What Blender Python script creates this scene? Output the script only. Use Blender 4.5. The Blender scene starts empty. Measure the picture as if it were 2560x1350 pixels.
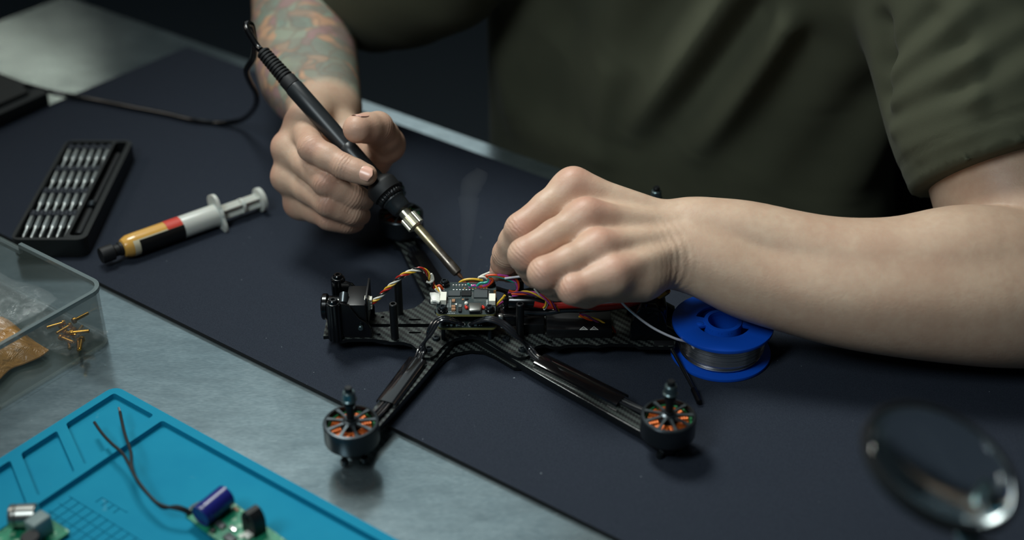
import bpy, bmesh, math, random
import numpy as np
from mathutils import Vector, Matrix
# ---------------------------------------------------------------- camera, world, lights (all lengths below in millimetres, scaled by S)
S = 0.001
rnd = random.Random(7)
scn = bpy.context.scene
FP, PIT, CH = 3500.0, math.radians(33), 540.0      # focal length in px, pitch, camera height above the mat
cam_d = bpy.data.cameras.new('camera'); cam = bpy.data.objects.new('camera', cam_d)
scn.collection.objects.link(cam); scn.camera = cam
cam.location = (0, 0, CH * S); cam.rotation_euler = (math.radians(90) - PIT, 0, 0)
cam_d.sensor_width = 36; cam_d.lens = FP / 2560 * 36; cam_d.clip_start = .02; cam_d.clip_end = 30
cam_d.dof.use_dof = True; cam_d.dof.focus_distance = .905; cam_d.dof.aperture_fstop = 3.1; cam_d.dof.aperture_blades = 9
scn.view_settings.view_transform = 'Standard'; scn.view_settings.look = 'None'
scn.view_settings.gamma = 1; scn.view_settings.use_curve_mapping = False
scn.view_settings.exposure = 0.0
world = bpy.data.worlds.new('world'); scn.world = world; world.use_nodes = True
world.node_tree.nodes['Background'].inputs[0].default_value = (.50, .68, .80, 1)
world.node_tree.nodes['Background'].inputs[1].default_value = .042

def area(name, loc, target, sx, sy, power, col, spread=180):
    l = bpy.data.lights.new(name, 'AREA'); l.shape = 'RECTANGLE'; l.size = sx * S; l.size_y = sy * S
    l.energy = power; l.color = col; l.spread = math.radians(spread)
    o = bpy.data.objects.new(name, l); scn.collection.objects.link(o)
    o.location = Vector(loc) * S
    o.rotation_euler = (Vector(target) - Vector(loc)).to_track_quat('-Z', 'Y').to_euler()
    return o
# bench lamp behind and to the left, about 40 degrees up
area('bench_light', (-920, 990, 760), (-60, 760, 0), 420, 220, 1.35, (1.0, .93, .82))
# soft panel over the bench
area('ceiling_panel', (-330, 1120, 1040), (150, 690, 0), 330, 330, 2.1, (.95, 1.0, .96), 75)
# softbox at the near left
area('left_softbox', (-420, 200, 860), (120, 860, 60), 230, 400, 1.0, (.86, .97, 1.0), 75)
# large dim panel high behind the person, mirrored by the near steel
area('back_panel', (-420, 2500, 1560), (-50, 600, 0), 1500, 1000, 2.8, (.82, .97, 1.0))
# two lit windows beyond the bench, mirrored as pale bands in the far steel
area('window_light', (-1320, 3328, 985), (-2504, 1716, 985), 760, 80, .9, (1.0, .98, .80))
area('window_light', (-186, 2494, 750), (-60, 1000, 0), 460, 210, .5, (.92, 1.0, 1.0))

# ---------------------------------------------------------------- measuring helpers
_c, _s = math.cos(PIT), math.sin(PIT)
def ray(x, y):
    d = (y - 675) / FP
    return Vector(((x - 1280) / FP, _c - d * _s, -(_s + d * _c)))
def W(x, y, z=0.):                      # place measured from the photo at a known height
    r = ray(x, y); return Vector((0, 0, CH)) + r * ((z - CH) / r.z)
def T(x, y, t): return Vector((0, 0, CH)) + ray(x, y) * t     # ... at a known distance
U = Vector((.806, -.592, 0)); V = Vector((.592, .806, 0))       # along / across the bench
def UV(u, v, z=0.): return U * u + V * v + Vector((0, 0, z))

# ---------------------------------------------------------------- mesh builder
def cm(pts, n=8, closed=False):         # Catmull-Rom through points
    P = [Vector(p) for p in pts]; out = []
    m = len(P)
    rng = range(m if closed else m - 1)
    for i in rng:
        if closed: a, b, c, d = P[i - 1], P[i], P[(i + 1) % m], P[(i + 2) % m]
        else: a, b, c, d = P[max(i - 1, 0)], P[i], P[i + 1], P[min(i + 2, m - 1)]
        for k in range(n):
            t = k / n
            out.append(.5 * ((2 * b) + (c - a) * t + (2 * a - 5 * b + 4 * c - d) * t * t + (3 * b - a - 3 * c + d) * t ** 3))
    if not closed: out.append(P[-1].copy())
    return out
def frame_z(p0, p1):                    # matrix with z from p0 to p1
    d = (Vector(p1) - Vector(p0)).normalized()
    q = d.to_track_quat('Z', 'Y'); m = q.to_matrix().to_4x4(); m.translation = Vector(p0); return m
class MB:
    def __init__(s): s.v = []; s.f = []; s.mi = []; s.cur = 0
    def add(s, vs, fs, M=None):
        o = len(s.v)
        s.v += [tuple(M @ Vector(v)) for v in vs] if M is not None else [tuple(v) for v in vs]
        s.f += [tuple(i + o for i in f) for f in fs]; s.mi += [s.cur] * len(fs); return s
    def mat(s, i): s.cur = i; return s
    def bm(s, b, M=None):
        b.verts.index_update()
        s.add([v.co.copy() for v in b.verts], [[v.index for v in f.verts] for f in b.faces], M); b.free(); return s
    def box(s, c, d, r=0, seg=2, M=None):
        b = bmesh.new(); bmesh.ops.create_cube(b, size=1)
        for v in b.verts: v.co = Vector((v.co.x * d[0], v.co.y * d[1], v.co.z * d[2])) + Vector(c)
        if r: bmesh.ops.bevel(b, geom=b.edges[:], offset=r, segments=seg, profile=.5, affect='EDGES')
        return s.bm(b, M)
    def lathe(s, prof, seg=32, M=None, cap=True):
        n = len(prof); vs = []; fs = []
        for j in range(seg):
            a = 2 * math.pi * j / seg; ca, sa = math.cos(a), math.sin(a)
            for r, z in prof: vs.append((r * ca, r * sa, z))
        for j in range(seg):
            k = (j + 1) % seg
            for i in range(n - 1): fs.append((j * n + i, k * n + i, k * n + i + 1, j * n + i + 1))
        if cap:
            if prof[0][0] > 1e-6: fs.append(tuple(j * n for j in reversed(range(seg))))
            if prof[-1][0] > 1e-6: fs.append(tuple(j * n + n - 1 for j in range(seg)))
        return s.add(vs, fs, M)
    def cyl(s, p0, p1, r0, r1=None, seg=24, b=0.):
        r1 = r0 if r1 is None else r1; L = (Vector(p1) - Vector(p0)).length
        pr = [(r0, 0), (r1, L)] if not b else [(max(r0 - b, .01), 0), (r0, b), (r1, L - b), (max(r1 - b, .01), L)]
        return s.lathe(pr, seg, frame_z(p0, p1))
    def tube(s, pts, r, seg=8, M=None, cap=True, flat=None, up=None):
        P = [Vector(p) for p in pts]; n = len(P); R = r if hasattr(r, '__len__') else [r] * n
        tg = [(P[min(i + 1, n - 1)] - P[max(i - 1, 0)]).normalized() for i in range(n)]
        u = Vector(up) if up else (Vector((0, 0, 1)) if abs(tg[0].z) < .9 else Vector((1, 0, 0)))
        vs = []; fs = []
        for i in range(n):
            u = (u - tg[i] * u.dot(tg[i])).normalized(); w = tg[i].cross(u)
            fa = flat if flat else (1, 1)
            for k in range(seg):
                a = 2 * math.pi * k / seg
                vs.append(P[i] + w * (math.cos(a) * R[i] * fa[0]) + u * (math.sin(a) * R[i] * fa[1]))
        for i in range(n - 1):
            for k in range(seg):
                l = (k + 1) % seg
                fs.append((i * seg + k, i * seg + l, (i + 1) * seg + l, (i + 1) * seg + k))
        if cap: fs.append(tuple(reversed(range(seg)))); fs.append(tuple((n - 1) * seg + k for k in range(seg)))
        return s.add(vs, fs, M)
    def prism(s, out, z0, z1, holes=(), bev=0., M=None):
        b = bmesh.new()
        if not holes:
            b.faces.new([b.verts.new((p[0], p[1], z0)) for p in out])
        else:
            ed = []
            for lp in [out] + list(holes):
                vs = [b.verts.new((p[0], p[1], z0)) for p in lp]
                for i in range(len(vs)): ed.append(b.edges.new((vs[i], vs[(i + 1) % len(vs)])))
            bmesh.ops.triangle_fill(b, use_beauty=True, use_dissolve=False, edges=ed)
        bmesh.ops.recalc_face_normals(b, faces=b.faces[:])
        if b.faces and sum(f.normal.z for f in b.faces) > 0: bmesh.ops.reverse_faces(b, faces=b.faces[:])
        r = bmesh.ops.extrude_face_region(b, geom=b.faces[:])
        tv = [g for g in r['geom'] if isinstance(g, bmesh.types.BMVert)]
        bmesh.ops.translate(b, verts=tv, vec=(0, 0, z1 - z0))
        if bev:
            top = [e for e in b.edges if abs(e.verts[0].co.z - e.verts[1].co.z) < 1e-6 and len(e.link_faces) == 2 and abs(e.link_faces[0].normal.z - e.link_faces[1].normal.z) > .5]
            bmesh.ops.recalc_face_normals(b, faces=b.faces[:]); b.normal_update()
            top = [e for e in b.edges if len(e.link_faces) == 2 and abs(e.verts[0].co.z - e.verts[1].co.z) < 1e-6 and abs(abs(e.link_faces[0].normal.z) - abs(e.link_faces[1].normal.z)) > .5]
            bmesh.ops.bevel(b, geom=top, offset=bev, segments=2, profile=.5, affect='EDGES')
        bmesh.ops.recalc_face_normals(b, faces=b.faces[:])
        return s.bm(b, M)
    def sph(s, c, r, seg=16, M=None):
        b = bmesh.new(); bmesh.ops.create_uvsphere(b, u_segments=seg, v_segments=max(seg // 2, 4), radius=1)
        rr = r if hasattr(r, '__len__') else (r, r, r)
        for v in b.verts: v.co = Vector((v.co.x * rr[0], v.co.y * rr[1], v.co.z * rr[2])) + Vector(c)
        return s.bm(b, M)
def circle(cx, cy, r, n=16): return [(cx + r * math.cos(2 * math.pi * i / n), cy + r * math.sin(2 * math.pi * i / n)) for i in range(n)]
def rrect(x0, y0, x1, y1, r, n=5):
    o = []
    for cx, cy, a0 in ((x1 - r, y1 - r, 0), (x0 + r, y1 - r, 90), (x0 + r, y0 + r, 180), (x1 - r, y0 + r, 270)):
        for k in range(n + 1):
            a = math.radians(a0 + 90 * k / n); o.append((cx + r * math.cos(a), cy + r * math.sin(a)))
    return o
def slot(x0, x1, y, w, n=6):
    o = []
    for cx, a0 in ((x1, -90), (x0, 90)):
        for k in range(n + 1):
            a = math.radians(a0 + 180 * k / n); o.append((cx + w / 2 * math.cos(a), y + w / 2 * math.sin(a)))
    return o

def wloc(o):                            # world offset of an unrotated chain, in mm
    l = Vector((0, 0, 0))
    while o: l += o.location / S; o = o.parent
    return l
def obj(name, mb, mats, parent=None, loc=(0, 0, 0), rot=(0, 0, 0), world=False, angle=35, label=None):
    """world=True: the mesh was built in world mm; it is re-based to its parent"""
    if not isinstance(mats, (list, tuple)): mats = [mats]
    vs = np.array(mb.v, dtype=np.float64)
    loc = Vector(loc)
    if world:
        base = Vector(loc); off = wloc(parent) if parent else Vector((0, 0, 0))
        if base.length == 0:
            base = Vector(((vs[:, 0].min() + vs[:, 0].max()) / 2, (vs[:, 1].min() + vs[:, 1].max()) / 2, vs[:, 2].min()))
        vs = vs - np.array(base); loc = base - off
    me = bpy.data.meshes.new(name); me.from_pydata((vs * S).tolist(), [], mb.f)
    for m in mats: me.materials.append(m)
    if len(mats) > 1: me.polygons.foreach_set('material_index', mb.mi)
    b_ = bmesh.new(); b_.from_mesh(me); bmesh.ops.recalc_face_normals(b_, faces=b_.faces[:]); b_.to_mesh(me); b_.free()
    me.shade_smooth(); me.set_sharp_from_angle(angle=math.radians(angle))
    for p_ in me.polygons:
        if p_.loop_total > 8: p_.use_smooth = False
    me.update()
    o = bpy.data.objects.new(name, me); scn.collection.objects.link(o)
    o.location = loc * S; o.rotation_euler = rot
    if parent: o.parent = parent
    if label: o['label'] = label
    return o
def thing(name, label, cat, loc=(0, 0, 0), rot=(0, 0, 0), group=None):
    o = bpy.data.objects.new(name, None); scn.collection.objects.link(o); o.empty_display_size = .01
    o.location = Vector(loc) * S; o.rotation_euler = rot; return tag(o, label, cat, group)
def tag(o, label, cat, group=None, kind=None):
    o['label'] = label; o['category'] = cat
    if group: o['group'] = group
    if kind: o['kind'] = kind
    return o
def dup(root, parent=None):
    c = root.copy(); scn.collection.objects.link(c)
    if parent: c.parent = parent
    for ch in list(root.children): dup(ch, c)
    return c

# ---------------------------------------------------------------- materials
def srgb(c):
    return tuple(((x / 255) / 12.92 if x / 255 <= .04045 else ((x / 255 + .055) / 1.055) ** 2.4) for x in c) + (1,)
def pm(name, col, rough=.5, metal=0., spec=.5, trans=0., ior=1.45, coat=0., sheen=0., sss=0., alpha=1.):
    m = bpy.data.materials.new(name); m.use_nodes = True
    b = m.node_tree.nodes['Principled BSDF']; I = b.inputs
    I['Base Color'].default_value = srgb(col); I['Roughness'].default_value = rough; I['Metallic'].default_value = metal
    I['Specular IOR Level'].default_value = spec; I['Transmission Weight'].default_value = trans; I['IOR'].default_value = ior
    I['Coat Weight'].default_value = coat; I['Sheen Weight'].default_value = sheen; I['Alpha'].default_value = alpha
    if sss: I['Subsurface Weight'].default_value = sss; I['Subsurface Radius'].default_value = (1, .35, .2); I['Subsurface Scale'].default_value = .004
    return m
class NT:                               # terse node helper
    def __init__(s, m): s.t = m.node_tree; s.b = s.t.nodes['Principled BSDF']
    def n(s, typ, **kw):
        x = s.t.nodes.new(typ)
        for k, v in kw.items():
            if k.startswith('i_'): x.inputs[k[2:].replace('_', ' ')].default_value = v
            else: setattr(x, k, v)
        return x
    def l(s, a, b): s.t.links.new(a, b); return s
    def val(s, x):                      # socket or number
        return x
    def math(s, op, a, b=None, clamp=False):
        x = s.t.nodes.new('ShaderNodeMath'); x.operation = op; x.use_clamp = clamp
        for i, q in enumerate((a, b)):
            if q is None: continue
            if isinstance(q, (int, float)): x.inputs[i].default_value = q
            else: s.l(q, x.inputs[i])
        return x.outputs[0]
    def mix(s, fac, a, b, blend='MIX'):
        x = s.t.nodes.new('ShaderNodeMix'); x.data_type = 'RGBA'; x.blend_type = blend
        for sock, q in ((x.inputs['Factor'], fac), (x.inputs['A'], a), (x.inputs['B'], b)):
            if isinstance(q, (int, float)): sock.default_value = q
            elif isinstance(q, tuple): sock.default_value = q
            else: s.l(q, sock)
        return x.outputs['Result']
    def coord(s, scale=(1, 1, 1), rot=(0, 0, 0), which='Object'):
        tc = s.n('ShaderNodeTexCoord'); mp = s.n('ShaderNodeMapping')
        mp.inputs['Scale'].default_value = scale; mp.inputs['Rotation'].default_value = rot
        s.l(tc.outputs[which], mp.inputs['Vector']); return mp.outputs[0]
    def noise(s, vec, scale, detail=2., rough=.5, dist=0.):
        x = s.n('ShaderNodeTexNoise'); x.inputs['Scale'].default_value = scale; x.inputs['Detail'].default_value = detail
        x.inputs['Roughness'].default_value = rough; x.inputs['Distortion'].default_value = dist
        s.l(vec, x.inputs['Vector']); return x.outputs['Fac']
    def ramp(s, fac, stops, interp='LINEAR'):
        x = s.n('ShaderNodeValToRGB'); x.color_ramp.interpolation = interp
        e = x.color_ramp.elements
        while len(e) < len(stops): e.new(.5)
        for k, (p, c) in enumerate(stops): e[k].position = p; e[k].color = c if len(c) == 4 else srgb(c)
        s.l(fac, x.inputs[0]); return x.outputs[0]
    def bump(s, h, strength=.3, dist=.0003, normal=None):
        x = s.n('ShaderNodeBump'); x.inputs['Strength'].default_value = strength; x.inputs['Distance'].default_value = dist
        s.l(h, x.inputs['Height'])
        if normal is not None: s.l(normal, x.inputs['Normal'])
        s.l(x.outputs[0], s.b.inputs['Normal']); return x.outputs[0]
    def map(s, v, a, b, c, d):
        x = s.n('ShaderNodeMapRange'); x.inputs[1].default_value = a; x.inputs[2].default_value = b
        x.inputs[3].default_value = c; x.inputs[4].default_value = d; s.l(v, x.inputs[0]); return x.outputs[0]
G = lambda v: (v, v, v, 1)

# steel bench top: brushed, scratched, smudged
M_steel = pm('brushed_steel', (120, 128, 134), .34, .8)
nt = NT(M_steel); co = nt.coord(rot=(0, 0, math.radians(36.3)))
br = nt.noise(nt.coord(scale=(3, 90, 1), rot=(0, 0, math.radians(20))), 22, 4, .7)
bl = nt.noise(co, 9, 5, .65); fine = nt.noise(nt.coord(scale=(1, 5, 1), rot=(0, 0, math.radians(25))), 260, 3, .6)
nt.l(nt.mix(nt.map(fine, .3, .7, 0, 1), nt.ramp(bl, [(.3, (118, 136, 142)), (.7, (136, 153, 158))]), nt.ramp(bl, [(.3, (146, 162, 166)), (.7, (166, 180, 183))])), nt.b.inputs['Base Color'])
sc = None
for k, (a, sc_) in enumerate(((12, 60), (-20, 90), (48, 70), (80, 55), (-63, 100))):
    w = nt.noise(nt.coord(scale=(1, 22, 1), rot=(0, 0, math.radians(a))), sc_, 1, .5, .25)
    q = nt.map(w, .76, .84, 0, 1); sc = q if sc is None else nt.math('MAXIMUM', sc, q)
mott = nt.noise(nt.coord(scale=(1, 3.5, 1), rot=(0, 0, math.radians(33))), 30, 5, .7)
_bc = nt.b.inputs['Base Color'].links[0].from_socket
nt.l(nt.mix(nt.math('MULTIPLY', sc, .2), nt.mix(nt.map(mott, .35, .65, 0, .38), _bc, srgb((92, 106, 112))), srgb((205, 215, 215))), nt.b.inputs['Base Color'])
nt.l(nt.math('ADD', nt.map(bl, .3, .75, .15, .25), nt.math('MULTIPLY', sc, .12)), nt.b.inputs['Roughness'])
nt.bump(nt.math('ADD', nt.math('MULTIPLY', br, .4), nt.math('ADD', nt.math('MULTIPLY', sc, .5), nt.math('MULTIPLY', fine, .3))), .04, .0002)
# mat: fine-grained cloth/rubber
M_mat = pm('black_mat', (38, 43, 56), .8, 0, .12)
nt = NT(M_mat); co = nt.coord()
g1 = nt.noise(co, 1500, 2, .6); g2 = nt.noise(co, 5, 3, .5); sp = nt.noise(co, 330, 1, .4)
base = nt.mix(nt.map(g1, .3, .7, 0, 1), srgb((33, 38, 48)), srgb((47, 53, 63)))
nt.l(nt.mix(nt.map(sp, .80, .84, 0, .6), base, srgb((150, 160, 165))), nt.b.inputs['Base Color'])
nt.bump(g1, .35, .0002)
M_matedge = pm('mat_edge_rubber', (10, 11, 13), .8)
M_blackpl = pm('black_plastic', (14, 15, 17), .42)
M_glossblk = pm('gloss_black_plastic', (8, 9, 11), .18, 0, .6)
M_rubber = pm('black_rubber', (17, 18, 20), .58)
M_wirebk = pm('black_silicone_wire', (24, 26, 30), .2, 0, .8, coat=1.)
M_floor = pm('dark_floor', (84, 92, 98), .8); M_wall = pm('dark_wall', (110, 122, 128), .9)
M_white = pm('white_plastic', (225, 225, 215), .4, sss=.0)
M_steelbit = pm('polished_steel', (172, 178, 178), .36, .9)
M_gold = pm('brass', (212, 160, 70), .3, 1)
M_copper = pm('enamelled_copper', (196, 98, 36), .32, .4)
M_green = pm('green_coil_end', (40, 120, 70), .5)
# ---------------------------------------------------------------- the room
def plane(name, pts, mat):
    mb = MB(); mb.add(pts, [tuple(range(len(pts)))]); o = obj(name, mb, mat); o['kind'] = 'structure'; return o
plane('floor', [(-3200, -800, -760), (2600, -800, -760), (2600, 4200, -760), (-3200, 4200, -760)], M_floor)
plane('wall_back', [(-3200, 4200, -760), (2600, 4200, -760), (2600, 4200, 2200), (-3200, 4200, 2200)], M_wall)
plane('wall_right', [(2600, -800, -760), (2600, 4200, -760), (2600, 4200, 2200), (2600, -800, 2200)], M_wall)
plane('wall_left', [(-3200, -800, -760), (-3200, 4200, -760), (-3200, 4200, 2200), (-3200, -800, 2200)], M_wall)
# ---------------------------------------------------------------- steel workbench
rot = math.atan2(U.y, U.x)
def UVM(u, v, z=0):
    m = Matrix.Rotation(rot, 4, 'Z'); m.translation = UV(u, v, z); return m
bench = thing('workbench', 'brushed steel workbench with the whole soldering job laid out on it', 'workbench', UV(-400, 300, -760))
b0, b1, c0, c1 = -1166., 520., -120., 818.
mb = MB(); mb.prism(rrect(b0, c0, b1, c1, 6), -33, -3, bev=1.5, M=Matrix.Rotation(rot, 4, 'Z'))
obj('steel_top', mb, M_steel, bench, world=True)
for (u, v) in ((b0 + 60, c1 - 90), (b1 - 60, c1 - 90), (b0 + 60, c0 + 60), (b1 - 60, c0 + 60)):
    mb = MB(); mb.box((0, 0, 363.5), (50, 50, 727), 3, M=UVM(u, v, -760)); obj('leg', mb, M_steelbit, bench, world=True)
# ---------------------------------------------------------------- black work mat (a hair off square with the bench)
mb = MB()
q = [UV(-975, 486.5), UV(430, 488), UV(430, 776), UV(-966, 800)]
b = bmesh.new(); vs = [b.verts.new((p.x, p.y, -2.8)) for p in q]; b.faces.new(vs)
r = bmesh.ops.extrude_face_region(b, geom=b.faces[:]); bmesh.ops.translate(b, verts=[g for g in r['geom'] if isinstance(g, bmesh.types.BMVert)], vec=(0, 0, 2.8))
bmesh.ops.recalc_face_normals(b, faces=b.faces[:])
bmesh.ops.bevel(b, geom=[e for e in b.edges if abs(e.verts[0].co.z - e.verts[1].co.z) > 1], offset=4, segments=4, profile=.5, affect='EDGES')
mb.bm(b)
fi = []
for f in mb.f:
    n = (Vector(mb.v[f[1]]) - Vector(mb.v[f[0]])).cross(Vector(mb.v[f[2]]) - Vector(mb.v[f[1]])); fi.append(0 if n.z > abs(n.x) + abs(n.y) else 1)
mb.mi = fi
tag(obj('work_mat', mb, [M_mat, M_matedge], world=True), 'large flat black work mat covering the middle of the steel bench', 'mat')
# ---------------------------------------------------------------- organic surfaces: blended round cones, meshed with sparse surface nets
class Cone:
    def __init__(s, a, b, ra, rb): s.a = np.array(a, float); s.d = np.array(b, float) - s.a; s.L = max(float(s.d @ s.d), 1e-9); s.ra = ra; s.rb = rb; s.on = True
    def ev(s, P):
        q = P - s.a; t = np.clip(q @ s.d / s.L, 0, 1)
        return np.sqrt(((q - t[:, None] * s.d) ** 2).sum(1)) - (s.ra + (s.rb - s.ra) * t)
    def prep(s, c, th): s.on = s.ev(c[None])[0] < th; return s.on
class Ell:                               # ellipsoid with optional axes matrix (rows = axes)
    def __init__(s, c, r, A=None): s.c = np.array(c, float); s.r = np.array(r, float); s.A = np.eye(3) if A is None else np.array(A, float); s.on = True
    def ev(s, P):
        q = (P - s.c) @ s.A.T; k0 = np.sqrt(((q / s.r) ** 2).sum(1)); k1 = np.sqrt(((q / s.r ** 2) ** 2).sum(1)) + 1e-9
        return k0 * (k0 - 1) / k1
    def prep(s, c, th): s.on = s.ev(c[None])[0] < th * 1.3; return s.on
def smin(a, b, k):
    h = np.maximum(k - np.abs(a - b), 0) / k; return np.minimum(a, b) - h * h * k * .25
class SM:
    def __init__(s, k, ch): s.k = k; s.ch = ch; s.on = True
    def prep(s, c, th): s.on = bool(sum([bool(x.prep(c, th + s.k)) for x in s.ch])); return s.on
    def ev(s, P):
        r = None
        for x in s.ch:
            if x.on: e = x.ev(P); r = e if r is None else (smin(r, e, s.k) if s.k else np.minimum(r, e))
        return r if r is not None else np.full(len(P), 1e3)
class Hand:                              # fingers blend into the palm but stay apart from each other
    def __init__(s, base, fingers, k): s.b = base; s.f = fingers; s.k = k; s.on = True
    def prep(s, c, th):
        r = [bool(x.prep(c, th + s.k)) for x in [s.b] + s.f]; s.on = any(r); return s.on
    def ev(s, P):
        b = s.b.ev(P) if s.b.on else np.full(len(P), 1e3); r = b
        for x in s.f:
            if x.on: r = np.minimum(r, smin(b, x.ev(P), s.k))
        return r
class Fn:
    def __init__(s, f): s.f = f; s.on = True
    def prep(s, c, th): s.on = s.f(c[None])[0] < th * 1.6; return s.on
    def ev(s, P): return s.f(P)
def nets(node, lo, hi, h, B=20, cut=None):
    lo = np.array(lo, float); n = np.ceil((np.array(hi) - lo) / h).astype(int) + 2
    nb = np.ceil(n / B).astype(int); N = nb * B + 2
    hd = B * h * .87
    g = np.arange(-1, B + 1)
    gi = np.stack(np.meshgrid(g, g, g, indexing='ij'), -1).reshape(-1, 3)
    m = B + 2
    ids = []; ps = []; E = []
    cs = np.stack(np.meshgrid(*[np.arange(k) for k in nb], indexing='ij'), -1).reshape(-1, 3)
    for bc in cs:
        c = lo + (bc * B + B / 2) * h
        if not node.prep(c, hd + 4 * h): continue
        d0 = node.ev(c[None])[0]
        if cut is not None: d0 = max(d0, cut(c[None])[0])
        if abs(d0) > hd * 1.5 + 2 * h: continue
        P = lo + (gi + bc * B) * h; d = node.ev(P)
        if cut is not None: d = np.maximum(d, cut(P))
        d = d.reshape(m, m, m); ins = d < 0
        # cells B^3 start at sample index 1 .. B (needs B+1 samples): use samples 0..B+1 -> cells 1..B
        c8 = [ins[x:m - 1 + x, y:m - 1 + y, z:m - 1 + z] for x in (0, 1) for y in (0, 1) for z in (0, 1)]
        sm = sum(q.astype(int) for q in c8); act = (sm > 0) & (sm < 8)
        act[0, :, :] = 0; act[:, 0, :] = 0; act[:, :, 0] = 0
        I = np.argwhere(act)
        if not len(I): continue
        acc = np.zeros((len(I), 3)); cnt = np.zeros(len(I))
        for ax in range(3):
            o = [x for x in range(3) if x != ax]
            for u in (0, 1):
                for v in (0, 1):
                    a = I.copy(); a[:, o[0]] += u; a[:, o[1]] += v; b = a.copy(); b[:, ax] += 1
                    da = d[a[:, 0], a[:, 1], a[:, 2]]; db = d[b[:, 0], b[:, 1], b[:, 2]]
                    k = (da < 0) != (db < 0); t = np.where(k, da / np.where(k, da - db, 1), 0)
                    q = a.astype(float); q[:, ax] += t
                    acc += q * k[:, None]; cnt += k
        gc = I - 1 + bc * B
        ids.append((gc[:, 0] * N[1] + gc[:, 1]) * N[2] + gc[:, 2])
        ps.append(lo + ((acc / cnt[:, None]) - 1 + bc * B) * h)
        for ax in range(3):
            sl0 = [slice(1, m - 1)] * 3; sl1 = list(sl0); sl1[ax] = slice(2, m)
            a = ins[tuple(sl0)]; b = ins[tuple(sl1)]
            J = np.argwhere(a != b)
            if len(J):
                fl = a[J[:, 0], J[:, 1], J[:, 2]]; E.append((ax, J + bc * B, fl))
    ids = np.concatenate(ids); ps = np.concatenate(ps); o = np.argsort(ids); ids = ids[o]; ps = ps[o]
    F = []
    for ax, J, fl in E:
        u, v = [(1, 2), (2, 0), (0, 1)][ax]
        q = []
        for du, dv in ((0, 0), (-1, 0), (-1, -1), (0, -1)):
            K = J.copy(); K[:, u] += du; K[:, v] += dv
            k = (K[:, 0] * N[1] + K[:, 1]) * N[2] + K[:, 2]; w = np.searchsorted(ids, k); w = np.minimum(w, len(ids) - 1)
            q.append(np.where(ids[w] == k, w, -1))
        q = np.stack(q, 1); q[~fl] = q[~fl][:, ::-1]; F.append(q[(q >= 0).all(1)])
    return ps, np.concatenate(F)
def relax(ps, F, it=3, lam=.5):
    n = len(ps)
    for _ in range(it):
        acc = np.zeros_like(ps); c = np.zeros(n)
        for i in range(4):
            a = F[:, i]; b = F[:, (i + 1) % 4]
            for d in range(3): acc[:, d] += np.bincount(a, ps[b, d], n) + np.bincount(b, ps[a, d], n)
            c += np.bincount(a, minlength=n) + np.bincount(b, minlength=n)
        ps = ps + (acc / np.maximum(c, 1)[:, None] - ps) * lam
    return ps
def vnormals(ps, F):
    nr = np.cross(ps[F[:, 2]] - ps[F[:, 0]], ps[F[:, 3]] - ps[F[:, 1]]); N = np.zeros_like(ps)
    for i in range(4):
        for d in range(3): N[:, d] += np.bincount(F[:, i], nr[:, d], len(ps))
    return N / (np.linalg.norm(N, axis=1)[:, None] + 1e-9)
def npobj(name, ps, F, mat, parent, attrs=None):
    base = np.array(wloc(parent)) if parent else np.zeros(3)
    c = (ps.min(0) + ps.max(0)) / 2; c[2] = ps[:, 2].min()
    me = bpy.data.meshes.new(name); v = (ps - c) * S
    me.vertices.add(len(v)); me.vertices.foreach_set('co', v.ravel())
    me.loops.add(F.size); me.loops.foreach_set('vertex_index', F.ravel().astype(np.int32))
    me.polygons.add(len(F)); me.polygons.foreach_set('loop_start', np.arange(0, F.size, 4, dtype=np.int32))
    me.update(calc_edges=True); me.validate(); me.shade_smooth()
    for k, a in (attrs or {}).items():
        at = me.attributes.new(k, 'FLOAT', 'POINT'); at.data.foreach_set('value', a.astype(np.float32))
    me.materials.append(mat); o = bpy.data.objects.new(name, me); scn.collection.objects.link(o)
    if parent: o.parent = parent
    o.location = Vector((c - base) * S); return o
# ---------------------------------------------------------------- materials of the person
M_skin = pm('skin', (205, 160, 132), .46, 0, .42, sss=.18)
nt = NT(M_skin); co = nt.coord()
def attr(nt, nm): a = nt.n('ShaderNodeAttribute', attribute_name=nm); return a.outputs['Fac']
red, ink, wr, wc = (attr(nt, k) for k in ('red', 'ink', 'wr', 'wc'))
mot = nt.noise(co, 38, 4, .6); mot2 = nt.noise(co, 210, 3, .6)
c1 = nt.mix(nt.map(mot, .3, .7, 0, 1), srgb((202, 175, 151)), srgb((188, 156, 133)))
c1 = nt.mix(nt.map(mot2, .35, .7, 0, .35), c1, srgb((182, 146, 124)))
c1 = nt.mix(nt.math('MULTIPLY', red, nt.map(mot, .2, .8, .55, .95), True), c1, srgb((186, 116, 100)))
mole = nt.n('ShaderNodeTexVoronoi'); mole.inputs['Scale'].default_value = 26; nt.l(co, mole.inputs['Vector'])
c1 = nt.mix(nt.math('LESS_THAN', mole.outputs['Distance'], .034), c1, srgb((120, 74, 56)))
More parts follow.
